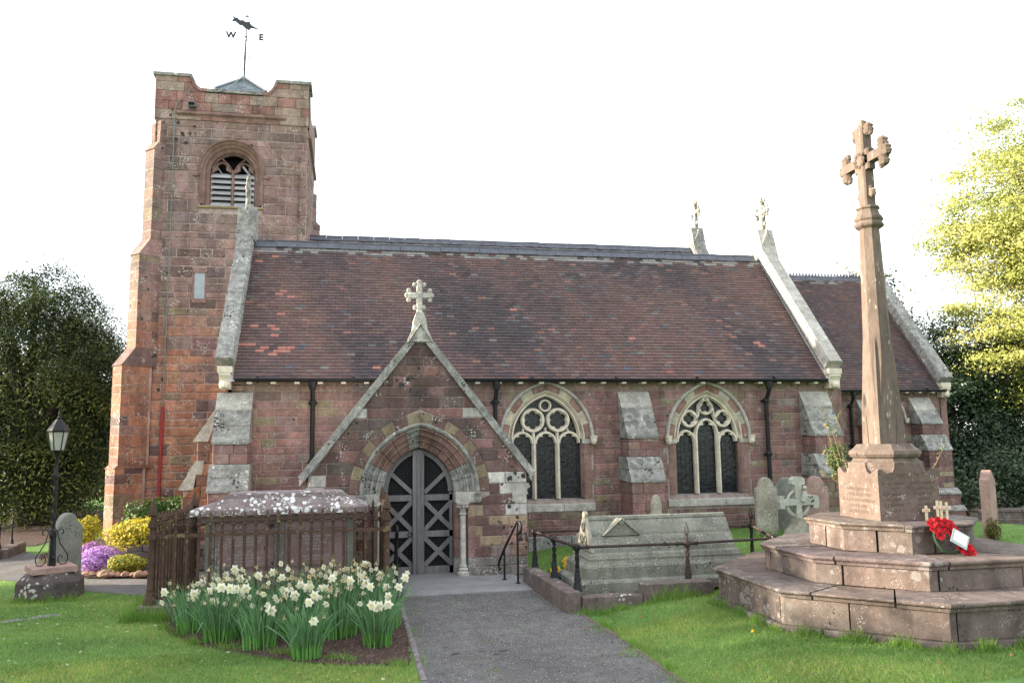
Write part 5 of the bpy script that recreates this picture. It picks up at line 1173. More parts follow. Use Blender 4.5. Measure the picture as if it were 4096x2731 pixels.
def twistbar(p, q):
    mb = MB(); L_ = math.hypot(q[0]-p[0], q[1]-p[1]); n_ = max(8, int(L_/.012)); d = Vector((q[0]-p[0], q[1]-p[1], 0))/L_; up_ = Vector((0, 0, 1)); sd = d.cross(up_); rings = []
    for i in range(n_+1):
        s = L_*i/n_; tw_ = s*38 if .14 < s < L_-.14 else 0; r_ = [.021, .014]*4; rings.append([tuple(Vector((p[0], p[1], zr))+d*s+(sd*math.cos(2*math.pi*k/8+tw_)+up_*math.sin(2*math.pi*k/8+tw_))*r_[k % 8]) for k in range(9)])
    mb.loft(rings)
    for e in (.14, L_-.14): c = Vector((p[0], p[1], zr))+d*e; mb.tube([tuple(c-d*.008), tuple(c+d*.008)], .034, 8)
    mb.build('twisted_bar', M_TWIST, t2, smooth=50)
for a, b in ((0, 1), (1, 2), (2, 3), (3, 5), (0, 4), (4, 5)): twistbar(posts[a], posts[b])
k2 = thing('grave_kerb', 'dark weathered kerb stones round the grey coped tomb', 'kerb', (3.0, 10.5, 0))
kerbline((2.78, 12.75), (2.84, 10.45), .2, .26, M_KERB, k2, (.8, 1.3)); kerbline((2.96, 10.48), (4.75, 10.46), .2, .2, M_KERB, k2, (.8, 1.1)); kerbline((2.9, 12.72), (6.3, 12.6), .2, .14, M_KERB, k2, (.8, 1.1))
sheet('grave_bed_soil', [(2.9, 10.55), (4.75, 10.55), (5.7, 11.0), (6.2, 12.5), (2.9, 12.6)], M_SOIL, .05)

# ------------------------------------------------------------ headstones
def headstone(name, label, c, w, h, th, ang, prof, m, group=None, z=None, extra=None):
    zz = gz(*c)-.03 if z is None else z; ca, sa = math.cos(ang), math.sin(ang)
    t = thing(name, label, 'gravestone', (c[0], c[1], zz), group)
    F = lambda u, v, q: (c[0]+u*ca+q*sa, c[1]+u*sa-q*ca, zz+v)
    pts = [(x*w/2, y*h) for x, y in prof]; mb = MB(); b = .012
    n_ = len(pts); ins = [(x*.965, y-.012 if y > .05 else y) for x, y in pts]
    rg = [[F(*p, d) for p in P+[P[0]]] for P, d in ((ins, -th/2), (pts, -th/2+b), (pts, th/2-b), (ins, th/2))]; mb.loft(rg)
    mb.add([F(*p, -th/2) for p in ins], [tuple(range(n_))]); mb.add([F(*p, th/2) for p in ins], [tuple(range(n_))])
    o = mb.build('slab', m, t)
    if extra: extra(t, F)
    return t
def arc(x0, x1, y0, y1, n=8): return [(x0+(x1-x0)*.5*(1-math.cos(math.pi*i/n)), y0+(y1-y0)*math.sin(math.pi*i/n)) for i in range(n+1)]
P_shoulder = [(-1, 0), (1, 0), (1, .78), (.95, .82), (.72, .83), (.68, .86)]+[(.66*math.cos(a), .86+.14*math.sin(a)) for a in np.linspace(0, math.pi, 11)][1:-1]+[(-.68, .86), (-.72, .83), (-.95, .82), (-1, .78)]
P_ogee = [(-1, 0), (1, 0), (1, .8), (.95, .83), (.8, .85), (.62, .9), (.4, .97), (.15, 1.0), (-.15, 1.0), (-.4, .97), (-.62, .9), (-.8, .85), (-.95, .83), (-1, .8)]
P_gable = [(-1, 0), (1, 0), (1, .86), (0, 1.0), (-1, .86)]
P_round = [(-1, 0), (1, 0)]+[(math.cos(a), .82+.18*math.sin(a)) for a in np.linspace(0, math.pi, 11)]
P_tref = [(-1, 0), (1, 0), (1, .5), (.7, .56), (.75, .66), (.55, .72), (.6, .85), (.35, .97), (0, 1.0), (-.35, .97), (-.6, .85), (-.55, .72), (-.75, .66), (-.7, .56), (-1, .5)]
def carved(t, F):
    mb = MB()
    for i in range(26):
        u = random.uniform(-.22, .22); v = .97+random.uniform(-.1, .12)-abs(u)*.35; p = F(u, v, .055); mb.lathe([(.005, -.02), (.022, 0), (.005, .02)], p, 6)
    for s in (-1, 1):
        for k in range(9): p = F(s*.24, .2+k*.08, .055); mb.lathe([(.004, -.02), (.016, 0), (.004, .02)], p, 6)
    mb.build('carved_flowers', M_GRAVEG, t, kind='stuff')
headstone('headstone', 'dark grey headstone carved with flowers behind the lamp post', (-4.40, 14.3), .52, 1.2, .12, rad(57), P_ogee, M_GRAVEG, 'upright headstones', extra=carved)
headstone('headstone', 'narrow pale headstone with rounded top nearest the downpipe', (7.92, 14.75), .42, 1.13, .12, rad(-8), P_shoulder, M_GRAVE, 'upright headstones')
headstone('headstone', 'broad grey headstone hidden behind the carved stone cross', (8.5, 15.0), .56, 1.10, .1, rad(-6), P_ogee, M_GRAVEG, 'upright headstones')
headstone('headstone', 'pink headstone with shoulders between the stone cross and the memorial', (8.98, 14.75), .48, 1.13, .13, rad(-10), P_shoulder, M_GRAVEP, 'upright headstones')
headstone('headstone', 'tall pink pointed headstone standing alone at the far right', (11.75, 13.45), .36, 1.28, .17, rad(32), P_gable, M_GRAVEP, 'upright headstones')
headstone('headstone', 'small grey trefoil topped headstone behind the grey coped tomb', (5.42, 14.1), .3, 1.04, .1, rad(15), P_tref, M_GRAVE, 'upright headstones')
headstone('headstone', 'low rounded grey stone marker at the tomb corner by the porch', (3.78, 13.2), .24, .66, .1, rad(0), P_round, M_GRAVE, 'upright headstones')
M_CROSS = mat('whitish lichened cross stone', (.36, .36, .31), noise=((6, .25), (30, .25)), bump=.5, lichen=((DK, 14, .4, .38),))
gc = thing('grave_cross', 'carved pale wheel cross gravestone with crouching figure in front of the headstones', 'gravestone', (8.32, 14.3, .3))
mb = MB(); F = south(14.3)
mb.prism([(8.02, .28), (8.62, .28), (8.5, .5), (8.4, .58), (8.38, .7), (8.27, .7), (8.22, .56), (8.1, .45)], F, -.14, .16); mb.build('rock_base', M_GRAVE, gc)
mb = MB(); mb.prism([(8.25, .62), (8.39, .62), (8.37, .93), (8.62, .93), (8.62, .87), (8.72, .87), (8.74, .99), (8.72, 1.10), (8.62, 1.10), (8.62, 1.05), (8.38, 1.05), (8.385, 1.30), (8.46, 1.32), (8.47, 1.41), (8.40, 1.46), (8.26, 1.46), (8.20, 1.40), (8.2, 1.32), (8.26, 1.29), (8.26, 1.05), (8.03, 1.05), (8.03, 1.1), (7.94, 1.1), (7.92, .99), (7.94, .87), (8.03, .87), (8.03, .93), (8.27, .93)], F, -.07, .07); mb.build('cross', M_CROSS, gc)
for s_ in (-1, 1): mb = MB(); mb.tube([(8.32+s_*.235*math.cos(a), 14.3, .99-.27*math.sin(a)) for a in np.linspace(.1, 1.45, 9)], .038, 8); mb.tube([(8.32+s_*.2*math.cos(a), 14.3, .99+.2*math.sin(a)) for a in np.linspace(.1, 1.3, 7)], .026, 8); mb.build('wheel', M_CROSS, gc, smooth=40)
mb = MB(); mb.tube([(8.40, 14.22, 1.0), (8.43, 14.2, 1.1), (8.42, 14.2, 1.2)], [.05, .06, .035], 8); mb.lathe([(.015, -.045), (.04, -.02), (.04, .02), (.015, .045)], (8.43, 14.2, 1.25), 8); mb.tube([(8.43, 14.18, 1.12), (8.54, 14.17, 1.1)], [.03, .02], 6); mb.build('carved_figure', M_CROSS, gc, smooth=50)
# far left grave with railing and kerb, boundary wall on the right
fl = thing('distant_grave', 'low railed grave with stone kerb at the left edge beyond the path', 'tomb', (-7.3, 18.6, 0))
kerbline((-8.4, 18.0), (-6.85, 18.35), .25, .2, M_KERB, fl); kerbline((-6.85, 18.4), (-6.95, 19.6), .25, .2, M_KERB, fl)
for x, y in ((-6.9, 18.4), (-7.5, 18.25), (-8.1, 18.1), (-7.0, 19.3)):
    mb = MB(); mb.lathe([(.05, .2), (.03, .3), (.02, .34), (.02, .6), (.035, .62), (.02, .68), (.001, .74)], (x, y, 0), 8); mb.build('post', M_IRONB, fl)
mb = MB(); mb.tube([(-8.3, 18.05, .58), (-6.9, 18.4, .58), (-7.0, 19.4, .58)], .018, 6); mb.build('rail', M_IRONB, fl)
headstone('headstone', 'tall dark stone at the left edge of the picture under the yew', (-7.75, 18.9), .5, 1.5, .16, rad(20), P_round, M_GRAVEG, 'upright headstones')
bwl = MB(); bwl.box(17.3, 40, 20.25, 20.55, -1.0, .02); bw_ = bwl.build('boundary_wall', M_MORTAR); tag(bw_, 'low dark stone boundary wall under the trees on the right', 'wall')
stones(south(20.25), bw_, 'stone', -.8, .02, lambda z: 17.3, lambda z: 26, [], (.13, .18), (.25, .5), lambda x, z: vary((.11, .085, .075), .2), M_STONE, cap=120)
for i in range(20): mb = MB(); mb.bbox(17.3+i*.7, 17.3+i*.7+.69, 20.2, 20.6, .02, .10, .02); mb.build('wall_cap', M_KERB, bw_)

# ------------------------------------------------------------ lamp post
lp = thing('lamp_post', 'black iron lamp post with glazed lantern on a mossy octagonal stone base', 'street lamp', (-4.37, 13.6, 0))
lx, ly = -4.37, 13.6
mb = MB(); mb.lathe([(.43, -.05), (.43, .05), (.42, .24), (.40, .27), (.31, .37), (.28, .38)], (lx, ly, 0), 8, rot=.1, poly=True); mb.build('stone_base', mat('mossy black red base stone', (.075, .06, .056), noise=((3, .45), (30, .35)), bump=.8, bscale=14, bdist=.04, lichen=(((.38, .37, .34), 11, .42, .42),)), lp)
mb = MB(); mb.rotbox((lx, ly), .3, .3, .375, .455, .5, taper=.99); mb.build('base_slab', M_GRAVEP, lp)
mb = MB(); mb.rotbox((lx, ly), .05, .05, .455, .85, .5, taper=.75); mb.lathe([(.04, .85), (.052, .87), (.052, .93), (.038, .95), (.034, 1.0)], (lx, ly, 0), 10)
for k in range(30): z = 1.0+k*.024; mb.rotbox((lx, ly), .024, .024, z, z+.025, k*.22)
mb.lathe([(.03, 1.72), (.04, 1.75), (.04, 1.8), (.028, 1.84), (.026, 2.06), (.05, 2.12), (.065, 2.15)], (lx, ly, 0), 10); mb.box(lx-.07, lx+.01, ly-.012, ly+.012, 1.76, 1.8)
mb.build('post', M_IRONB, lp, smooth=35)
for a in range(4):
    an = .5+a*math.pi/2; dx, dy = math.cos(an), math.sin(an)
    P3 = lambda r, z: (lx+dx*r, ly+dy*r, z)
    mb = MB(); mb.tube([P3(.03, .98), P3(.06, .95), P3(.075, .88), P3(.1, .78), P3(.16, .68), P3(.21, .6), P3(.215, .53), P3(.19, .47), P3(.13, .465), P3(.09, .5), P3(.08, .56), P3(.11, .6), P3(.14, .58), P3(.13, .55)], .0085, 6)
    mb.tube([P3(.045, .95), P3(.1, .99), P3(.14, .97), P3(.14, .92), P3(.11, .91)], .009, 6); mb.build('scroll_bracket', M_IRONB, lp, smooth=50)
zl0, zl1 = 2.16, 2.45; r0, r1 = .09, .145
for k in range(6):
    a0 = math.pi*k/3+.3; a1 = a0+math.pi/3
    p = [(lx+r*math.cos(a), ly+r*math.sin(a), z) for r, a, z in ((r0, a0, zl0), (r0, a1, zl0), (r1, a1, zl1), (r1, a0, zl1))]; mb = MB(); mb.tube([p[0], p[3]], .009, 5); mb.tube([p[0], p[1]], .008, 5); mb.build('lantern_frame', M_IRONB, lp)
    c = Vector((lx, ly, 2.3)); q = [tuple(Vector(v_)+(c-Vector(v_))*.03) for v_ in p]; q2 = [tuple(Vector(v_)+(c-Vector(v_))*.06) for v_ in p]; mb = MB(); mb.add(q+q2, [(0, 1, 2, 3), (7, 6, 5, 4), (0, 1, 5, 4), (2, 3, 7, 6)]); mb.build('lantern_glass', M_LGLASS, lp)
mb = MB(); mb.lathe([(.155, 2.44), (.162, 2.46), (.125, 2.52), (.045, 2.63), (.03, 2.64)], (lx, ly, 0), 6, rot=.3); mb.lathe([(.02, 2.63), (.03, 2.66), (.012, 2.69), (.02, 2.71), (.006, 2.75), (.001, 2.84)], (lx, ly, 0), 8); mb.build('lantern_roof', M_IRONB, lp)

# ------------------------------------------------------------ handrails by the porch step
def handrail(name, label, pts, legs):
    t = thing(name, label, 'handrail', (pts[0][0], pts[0][1], 0), 'black handrails beside the threshold slab')
    mb = MB(); mb.tube(pts, .019, 10); mb.build('rail', M_IRONB, t, smooth=50)
    for x, y, z in legs: mb = MB(); mb.tube([(x, y, .0), (x, y, z)], .0165, 10); mb.lathe([(.04, 0), (.04, .012), (.02, .02)], (x, y, .03), 10); mb.build('leg', M_IRONB, t, smooth=50)
handrail('handrail', 'black handrail right of the porch door, sloping beside the tomb kerb', [(2.57, 12.62, .80), (2.575, 12.6, .78), (2.6, 12.52, .84), (2.6, 12.5, .91), (2.585, 12.54, .97), (2.56, 12.62, .96), (2.42, 13.0, .5), (2.37, 13.15, .3), (2.36, 13.17, .22), (2.37, 13.13, .17), (2.38, 13.08, .2)], [(2.56, 12.6, .93), (2.42, 12.98, .5)])
handrail('handrail', 'black handrail left of the porch door against the spiked railing', [(.72, 12.62, .76), (.71, 12.55, .8), (.71, 12.5, .88), (.71, 12.54, .95), (.71, 12.64, .96), (.71, 13.05, .5), (.71, 13.17, .3), (.71, 13.16, .2)], [(.71, 12.62, .93), (.71, 13.03, .5)])

se = thing('sunken_edging', 'strip of flush edging stone almost buried in the left lawn', 'edging', (-4.4, 11.7, 0))
kerbline((-5.4, 11.15), (-3.75, 12.15), .09, .022, M_SLAB, se, (.25, .4), 'edging_stone', rough=.008)
# ------------------------------------------------------------ path edging
ke = thing('path_edging', 'narrow brick edging between the path and the daffodil bed', 'edging', (.7, 9, 0))
kerbline((.695, 5.2), (.70, 11.55), .06, .035, mat('edging brick', (.17, .15, .155), noise=((6, .3), (40, .3))), ke, (.2, .24), 'edging_brick', rough=.006)
ke2 = thing('path_edging', 'narrow mossy stone edging along the right side of the path', 'edging', (2.97, 9, 0))
kerbline((3.02, 5.2), (2.97, 9.0), .06, .03, M_KERB, ke2, (.28, .5), 'edging_stone', rough=.012); kerbline((2.965, 9.02), (2.90, 10.35), .06, .03, M_KERB, ke2, (.28, .5), 'edging_stone', rough=.012)
# ------------------------------------------------------------ foliage helpers
def leafcloud(name, P, N, size, tone, m, parent=None, kind=None, aspect=.5, origin=(0, 0, 0)):
    """one small four-cornered leaf at every point"""
    n = len(P); N = N/np.linalg.norm(N, axis=1, keepdims=True)
    R = RNG.normal(size=(n, 3)); A = np.cross(N, R); A /= np.linalg.norm(A, axis=1, keepdims=True)+1e-9; B = np.cross(N, A)
    s = size.reshape(-1, 1); V = np.empty((n, 4, 3))
    V[:, 0] = P-A*s; V[:, 1] = P-B*s*aspect+N*s*.12; V[:, 2] = P+A*s; V[:, 3] = P+B*s*aspect+N*s*.12
    return bigmesh(name, V.reshape(-1, 3), np.arange(n*4), tone, m, parent, kind, 4, origin)
def blob_pts(c, r, n, shell=.55):
    d = RNG.normal(size=(n, 3)); d /= np.linalg.norm(d, axis=1, keepdims=True); k = (shell+(1-shell)*RNG.random((n, 1)))
    return np.array(c)+d*k*np.array(r), d
def tree(name, label, base, crown, mats, nclump, per, leaf, tones, trunk_r, limbs=7, flat=.6, csize=.6, shell=.45, droop=0, group=None, m=None, seed=1, aspect=.5, twigs=0, tips=None, trunkm=None, lean=(0, 0)):
    global RNG
    RNG = np.random.default_rng(seed); random.seed(seed)
    t = thing(name, label, 'tree', base, group); c, r = np.array(crown[0], float), np.array(crown[1], float)
    tr = MB(); top = (c[0], c[1], c[2]+r[2]*.3); bx, by, bz = base
    pts = [(bx, by, bz-.2), (bx+.02, by, bz+.3), (bx+(c[0]-bx)*.3+.1, by+(c[1]-by)*.3, bz+(top[2]-bz)*.35), (bx+(c[0]-bx)*.7, by+(c[1]-by)*.7-.1, bz+(top[2]-bz)*.7), top]
    tr.tube(pts, [trunk_r*1.35, trunk_r, trunk_r*.8, trunk_r*.5, trunk_r*.12], 10)
    C_, D = blob_pts(c, r, nclump, shell); C_[:, 2] = np.maximum(C_[:, 2], base[2]+.35)
    for i in range(limbs):
        q = Vector(C_[i]); k = random.uniform(.25, .7); s = Vector(pts[1]).lerp(Vector(pts[3]), k); mid = s.lerp(q, .5)+Vector((0, 0, .12*r[2]*random.uniform(-.3, 1)))
        tr.tube([s, mid, q], [trunk_r*.38, trunk_r*.2, trunk_r*.06], 6)
    for i in range(twigs):
        q = Vector(C_[(i*7) % nclump]); s = Vector(C_[(i*7+3) % max(limbs, 1)]).lerp(q, .3); tr.tube([s, s.lerp(q, .5)+Vector((0, 0, random.uniform(-.1, .3))), q, q+(q-Vector(c)).normalized()*random.uniform(.2, .7)], [.022, .015, .01, .003], 4)
    tr.build('trunk', trunkm or M_BARK, t, smooth=60)
    cs = csize*(.6+.8*RNG.random((nclump, 1, 1)))
    off = RNG.normal(size=(nclump, per, 3))*np.array([1, 1, flat])*.42
    P = C_[:, None, :]+off*cs
    if droop: P[:, :, 2] -= droop*cs[:, :, 0]*(off[:, :, 0]**2+off[:, :, 1]**2)*2
    N = off*.6+D[:, None, :]*.5+RNG.normal(size=off.shape)*.5+np.array([0, 0, .5]); T = np.array(tones)[RNG.integers(0, len(tones), nclump)][:, None, :]*np.ones((1, per, 1))
    T = T*(.75+.5*RNG.random((nclump, per, 1)))
    if tips is not None:
        w = np.clip((np.linalg.norm(off, axis=2)-.55)*1.6, 0, 1)*(RNG.random((nclump, per)) < .75); T = T*(1-w[..., None])+np.array(tips)*w[..., None]
    P = P.reshape(-1, 3); s = leaf*(.6+.8*RNG.random(len(P)))
    leafcloud('crown', P, N.reshape(-1, 3), s, T.reshape(-1, 3), m or M_LEAF, t, None, aspect, tuple(c))
    return t
def bush(name, label, cat, c, r, n, leaf, tones, m=None, stems=5, group=None, aspect=.5, bumpy=6):
    t = thing(name, label, cat, (c[0], c[1], c[2]-r[2]), group)
    B, D = blob_pts((0, 0, 0), (1, 1, 1), bumpy, .5); k = RNG.integers(0, bumpy, n)
    d = RNG.normal(size=(n, 3)); d /= np.linalg.norm(d, axis=1, keepdims=True); P = B[k]*.62+d*(.42+.1*RNG.random((n, 1))); P = P*np.array(r)+np.array(c)
    P[:, 2] = np.maximum(P[:, 2], c[2]-r[2]*.9)
    T = np.array(tones)[RNG.integers(0, len(tones), n)]*(.75+.5*RNG.random((n, 1)))
    leafcloud('foliage', P, d+RNG.normal(size=(n, 3))*.4, leaf*(.6+.8*RNG.random(n)), T, m or M_LEAF, t, None, aspect, c)
    mb = MB()
    for i in range(stems): q = B[i % bumpy]*.6*np.array(r)+np.array(c); mb.tube([(c[0], c[1], c[2]-r[2]), tuple(q*.5+np.array([c[0], c[1], c[2]-r[2]*.4])*.5), tuple(q)], [.02, .014, .005], 5)
    mb.build('stems', M_BARK, t); return t

# ------------------------------------------------------------ trees
sheet('woodland_floor', [(17.2, 20.7), (60, 23), (60, 45), (17.2, 45)], M_SOIL, .02, step=2)
tree('yew_tree', 'large dark yew with drooping sprays left of the tower', (-9.1, 26.4, 0), ((-9.6, 27, 4.0), (3.15, 3.0, 3.9)), None, 210, 900, .055, [(.012, .026, .007), (.025, .048, .012), (.04, .068, .016), (.06, .088, .022)], .55, 30, flat=.30, csize=1.35, shell=.6, droop=.5, seed=3, aspect=.3, tips=(.15, .17, .04), m=M_LEAF)
for i, (x, y, h, lb) in enumerate(((-13.2, 7, 5.2, 'dark yew added out of view to shade the lawn, nearest the camera'), (-13.4, 10.2, 5.0, 'dark yew added out of view to shade the lawn, second from the camera'), (-13.0, 13.2, 5.1, 'dark yew added out of view to shade the lawn, third from the camera'), (-13.2, 14.9, 4.9, 'small dark yew added out of view at the far end of the shading row'))):  # unseen trees, added and sized to cast shade over the lawn
    tree('yew_tree', lb, (x, y, 0), ((x, y, h*.55), (1.3, 1.75 if i < 3 else 1.2, h*.5)), None, 90, 110, .16, [(.03, .045, .014), (.04, .055, .018)], .2, 5, csize=.9, shell=.2, seed=20+i, group='yews added out of view to shade the lawn')
tree('sycamore_tree', 'tall sycamore in fresh yellow green leaf at the right edge', (28.2, 27, 0), ((28.2, 26.0, 8.7), (6.4, 4.0, 7.4)), None, 850, 270, .056, [(.36, .38, .10), (.44, .44, .14), (.29, .33, .08)], .5, 60, flat=.30, csize=1.15, shell=.45, seed=5, twigs=110, aspect=.55)
tree('holly_tree', 'big dark glossy holly behind the boundary wall on the right', (22.5, 27.5, 0), ((23.0, 27.8, 2.6), (5.4, 1.9, 4.3)), None, 330, 340, .062, [(.024, .05, .024), (.034, .066, .03), (.055, .09, .045)], .3, 8, csize=.95, shell=.25, seed=6, m=M_LEAFG, aspect=.55)
tree('holly_tree', 'smaller holly with pale lit top just right of the chancel gable', (20.3, 29.0, 0), ((20.4, 29.0, 5.4), (1.9, 1.5, 3.4)), None, 130, 200, .08, [(.05, .075, .03), (.10, .11, .05), (.03, .05, .02)], .2, 6, csize=.8, shell=.4, seed=8, m=M_LEAFG, aspect=.55, tips=(.2, .18, .08))
tree('ash_tree', 'sparse bare tree with few leaves behind the chancel gable', (21.5, 31, 0), ((21.8, 31, 6.2), (2.3, 1.5, 3.2)), None, 90, 22, .07, [(.12, .14, .05), (.08, .09, .04)], .16, 14, csize=.9, shell=.5, seed=11, twigs=50)
for i, (x, y, z, r, tn, lb) in enumerate(((-16, 44, 2.6, (4, 2, 3.2), [(.10, .12, .04), (.06, .08, .03)], 'distant bushy tree seen under the yew, furthest left'), (-21, 50, 4, (5, 3, 4.5), [(.07, .09, .03)], 'distant tree beyond the yew at the left edge of the picture'), (-12.2, 42, 1.8, (2.6, 1.8, 2.3), [(.14, .11, .07), (.09, .1, .05)], 'low lit distant shrub between the yew trunk and the tower'), (-9, 48, 2.2, (3, 2, 2.6), [(.08, .1, .04)], 'distant green shrub close against the tower'))):
    tree('distant_tree', lb, (x, y, 0), ((x, y, z), r), None, 70, 90, .2, tn, .2, 5, csize=1.6, shell=.3, seed=30+i, group='trees beyond the churchyard')
tree('hedge', 'dark holly undergrowth behind the boundary wall on the right', (24, 23, -.6), ((25.5, 23, .5), (7.5, .8, 1.5)), None, 260, 130, .07, [(.035, .065, .028), (.05, .085, .036)], .12, 5, csize=.9, shell=.2, seed=43, m=M_LEAFG)
tree('hedge', 'dark clipped hedge closing the churchyard behind the yew', (-16, 33, 0), ((-17, 33, 1.3), (11, .9, 1.5)), None, 260, 90, .13, [(.03, .045, .015), (.045, .06, .02)], .15, 5, csize=1.1, shell=.3, seed=41)
RNG = np.random.default_rng(50); random.seed(50)
# ------------------------------------------------------------ raised bed planting
bush('golden_bush', 'neat rounded golden bush at the foot of the tower', 'shrub', (-5.2, 18.1, .50), (.34, .34, .42), 2600, .028, [(.42, .36, .03), (.5, .42, .05), (.25, .25, .03)], bumpy=14)
bush('yellow_shrub', 'bright yellow leaved shrub behind the spiked railing', 'shrub', (-3.62, 16.0, .62), (.74, .5, .31), 5200, .03, [(.62, .50, .04), (.7, .58, .07), (.42, .38, .05), (.25, .25, .04)], bumpy=22)
bush('green_shrub', 'low dark green shrub against the tower wall', 'shrub', (-3.95, 19.6, .72), (1.0, .6, .46), 4500, .04, [(.05, .11, .02), (.08, .15, .03), (.03, .07, .015)], bumpy=10)
bush('purple_aubrieta', 'mound of purple aubrieta flowers spilling over the rocks', 'flowers', (-4.32, 15.75, .25), (.44, .3, .24), 3800, .016, [(.56, .34, .66), (.66, .42, .74), (.42, .22, .56)], bumpy=10, aspect=.9)
bush('purple_aubrieta', 'paler purple aubrieta beside the golden bush', 'flowers', (-4.75, 16.7, .26), (.3, .3, .22), 2200, .018, [(.5, .22, .6), (.42, .16, .5), (.2, .24, .08)], bumpy=8, aspect=.9)
bush('yellow_alyssum', 'low mound of yellow green alyssum in front of the dry stone wall', 'flowers', (-3.76, 15.38, .2), (.36, .25, .18), 3000, .017, [(.36, .36, .04), (.2, .26, .06), (.5, .42, .05)], bumpy=8, aspect=.8)
dw = thing('dry_stone_wall', 'low dry stone retaining wall under the yellow shrub', 'wall', (-3.4, 15.65, 0))
for r in range(4):
    x = -4.0+.05*r
    while x < -2.5:
        w = random.uniform(.22, .5); mb = MB(); z = .03+r*.115; mb.bbox(x+.005, x+w-.008, 15.55+.02*r+random.uniform(0, .05), 15.85, z, z+.105, .018); mb.build('stone', M_KERB, dw); x += w
def rock(c, s, m=M_KERB, tone=None):
    t = thing('rock', 'reddish rock edging the raised bed beside the path', 'rock', c, 'rocks edging the raised bed'); mb = MB(); rg = []
    for k in range(5):
        z = -.3+k*.32; rr = math.cos((k-1.4)*.52); rg.append([(c[0]+s*rr*math.cos(a)*random.uniform(.75, 1.15), c[1]+s*rr*math.sin(a)*random.uniform(.75, 1.15), c[2]+s*z*.7) for a in np.linspace(0, 2*math.pi, 7)[:-1]])
    for r_ in rg: r_.append(r_[0])
    mb.loft(rg, cap=True); mb.build('stone', m, t)
M_ROCK = mat('red edging rock', (.26, .15, .10), noise=((6, .3), (40, .3)), bump=.6)  # one reddish stone colour for all the edging rocks
for i in range(17): t_ = i/16; rock((-4.35+t_*1.75+random.uniform(-.03, .03), 15.35-t_*.62+random.uniform(-.04, .04), .05), random.uniform(.07, .14), M_ROCK)

# ------------------------------------------------------------ daffodils
def fl_mesh(kind):
    mb = MB(); pet, cen = {'fresh': ((.84, .83, .68), (.80, .72, .32)), 'cream': ((.80, .77, .60), (.74, .64, .28)), 'old': ((.62, .54, .36), (.55, .40, .18)), 'gold': ((.62, .56, .36), (.7, .38, .04)), 'yellow': ((.8, .55, .04), (.8, .42, .02))}[kind]
    droop = {'fresh': .0, 'cream': .35, 'old': 1.0, 'gold': .55, 'yellow': .1}[kind]; R = {'fresh': .046, 'cream': .038, 'old': .036, 'gold': .036, 'yellow': .045}[kind]
    for lay in range(2 if kind in ('fresh', 'cream') else 1):
        for k in range(6):
            a = math.pi/3*k+lay*.5+random.uniform(-.1, .1)*(1+droop*3); l = R*random.uniform(.85, 1.1)*(1-lay*.35); w = R*.36*(1-.35*droop)*random.uniform(.8, 1.1); f = droop*random.uniform(.5, 1.2)
            d = (math.cos(a), math.sin(a)); q = (-d[1], d[0])
            p = lambda t, s, n: (d[0]*l*t*(1-.5*f*t)+q[0]*w*s, d[1]*l*t*(1-.5*f*t)+q[1]*w*s, n+l*f*t*.9+lay*.006)
            mb.add([p(.08, -.3, 0), p(.08, .3, 0), p(.55, 1, .004), p(.55, -1, .004), p(1, 0, .0)], [(0, 1, 2, 3), (3, 2, 4)], vary(pet, .06))
    n = 8; r0, r1, h = R*.16, R*.34*(1-.3*droop), R*(.35 if kind != 'yellow' else .75)
    rg = [[(r*math.cos(2*math.pi*i/n)*random.uniform(.9, 1.1), r*math.sin(2*math.pi*i/n), z) for i in range(n)] for r, z in ((r0, 0), (r1*.8, h*.6), (r1, h))]
    for r_ in rg: r_.append(r_[0])
    mb.loft(rg, cen); mb.lathe([(.007, -.03), (.006, 0)], (0, 0, 0), 5, tone=(.1, .16, .05))
    o = mb.build('flower', M_PETAL, None, origin=(0, 0, 0), fixn=False); me = o.data; bpy.data.objects.remove(o); return me
FM = {k: [fl_mesh(k) for _ in range(3)] for k in ('fresh', 'cream', 'old', 'gold', 'yellow')}
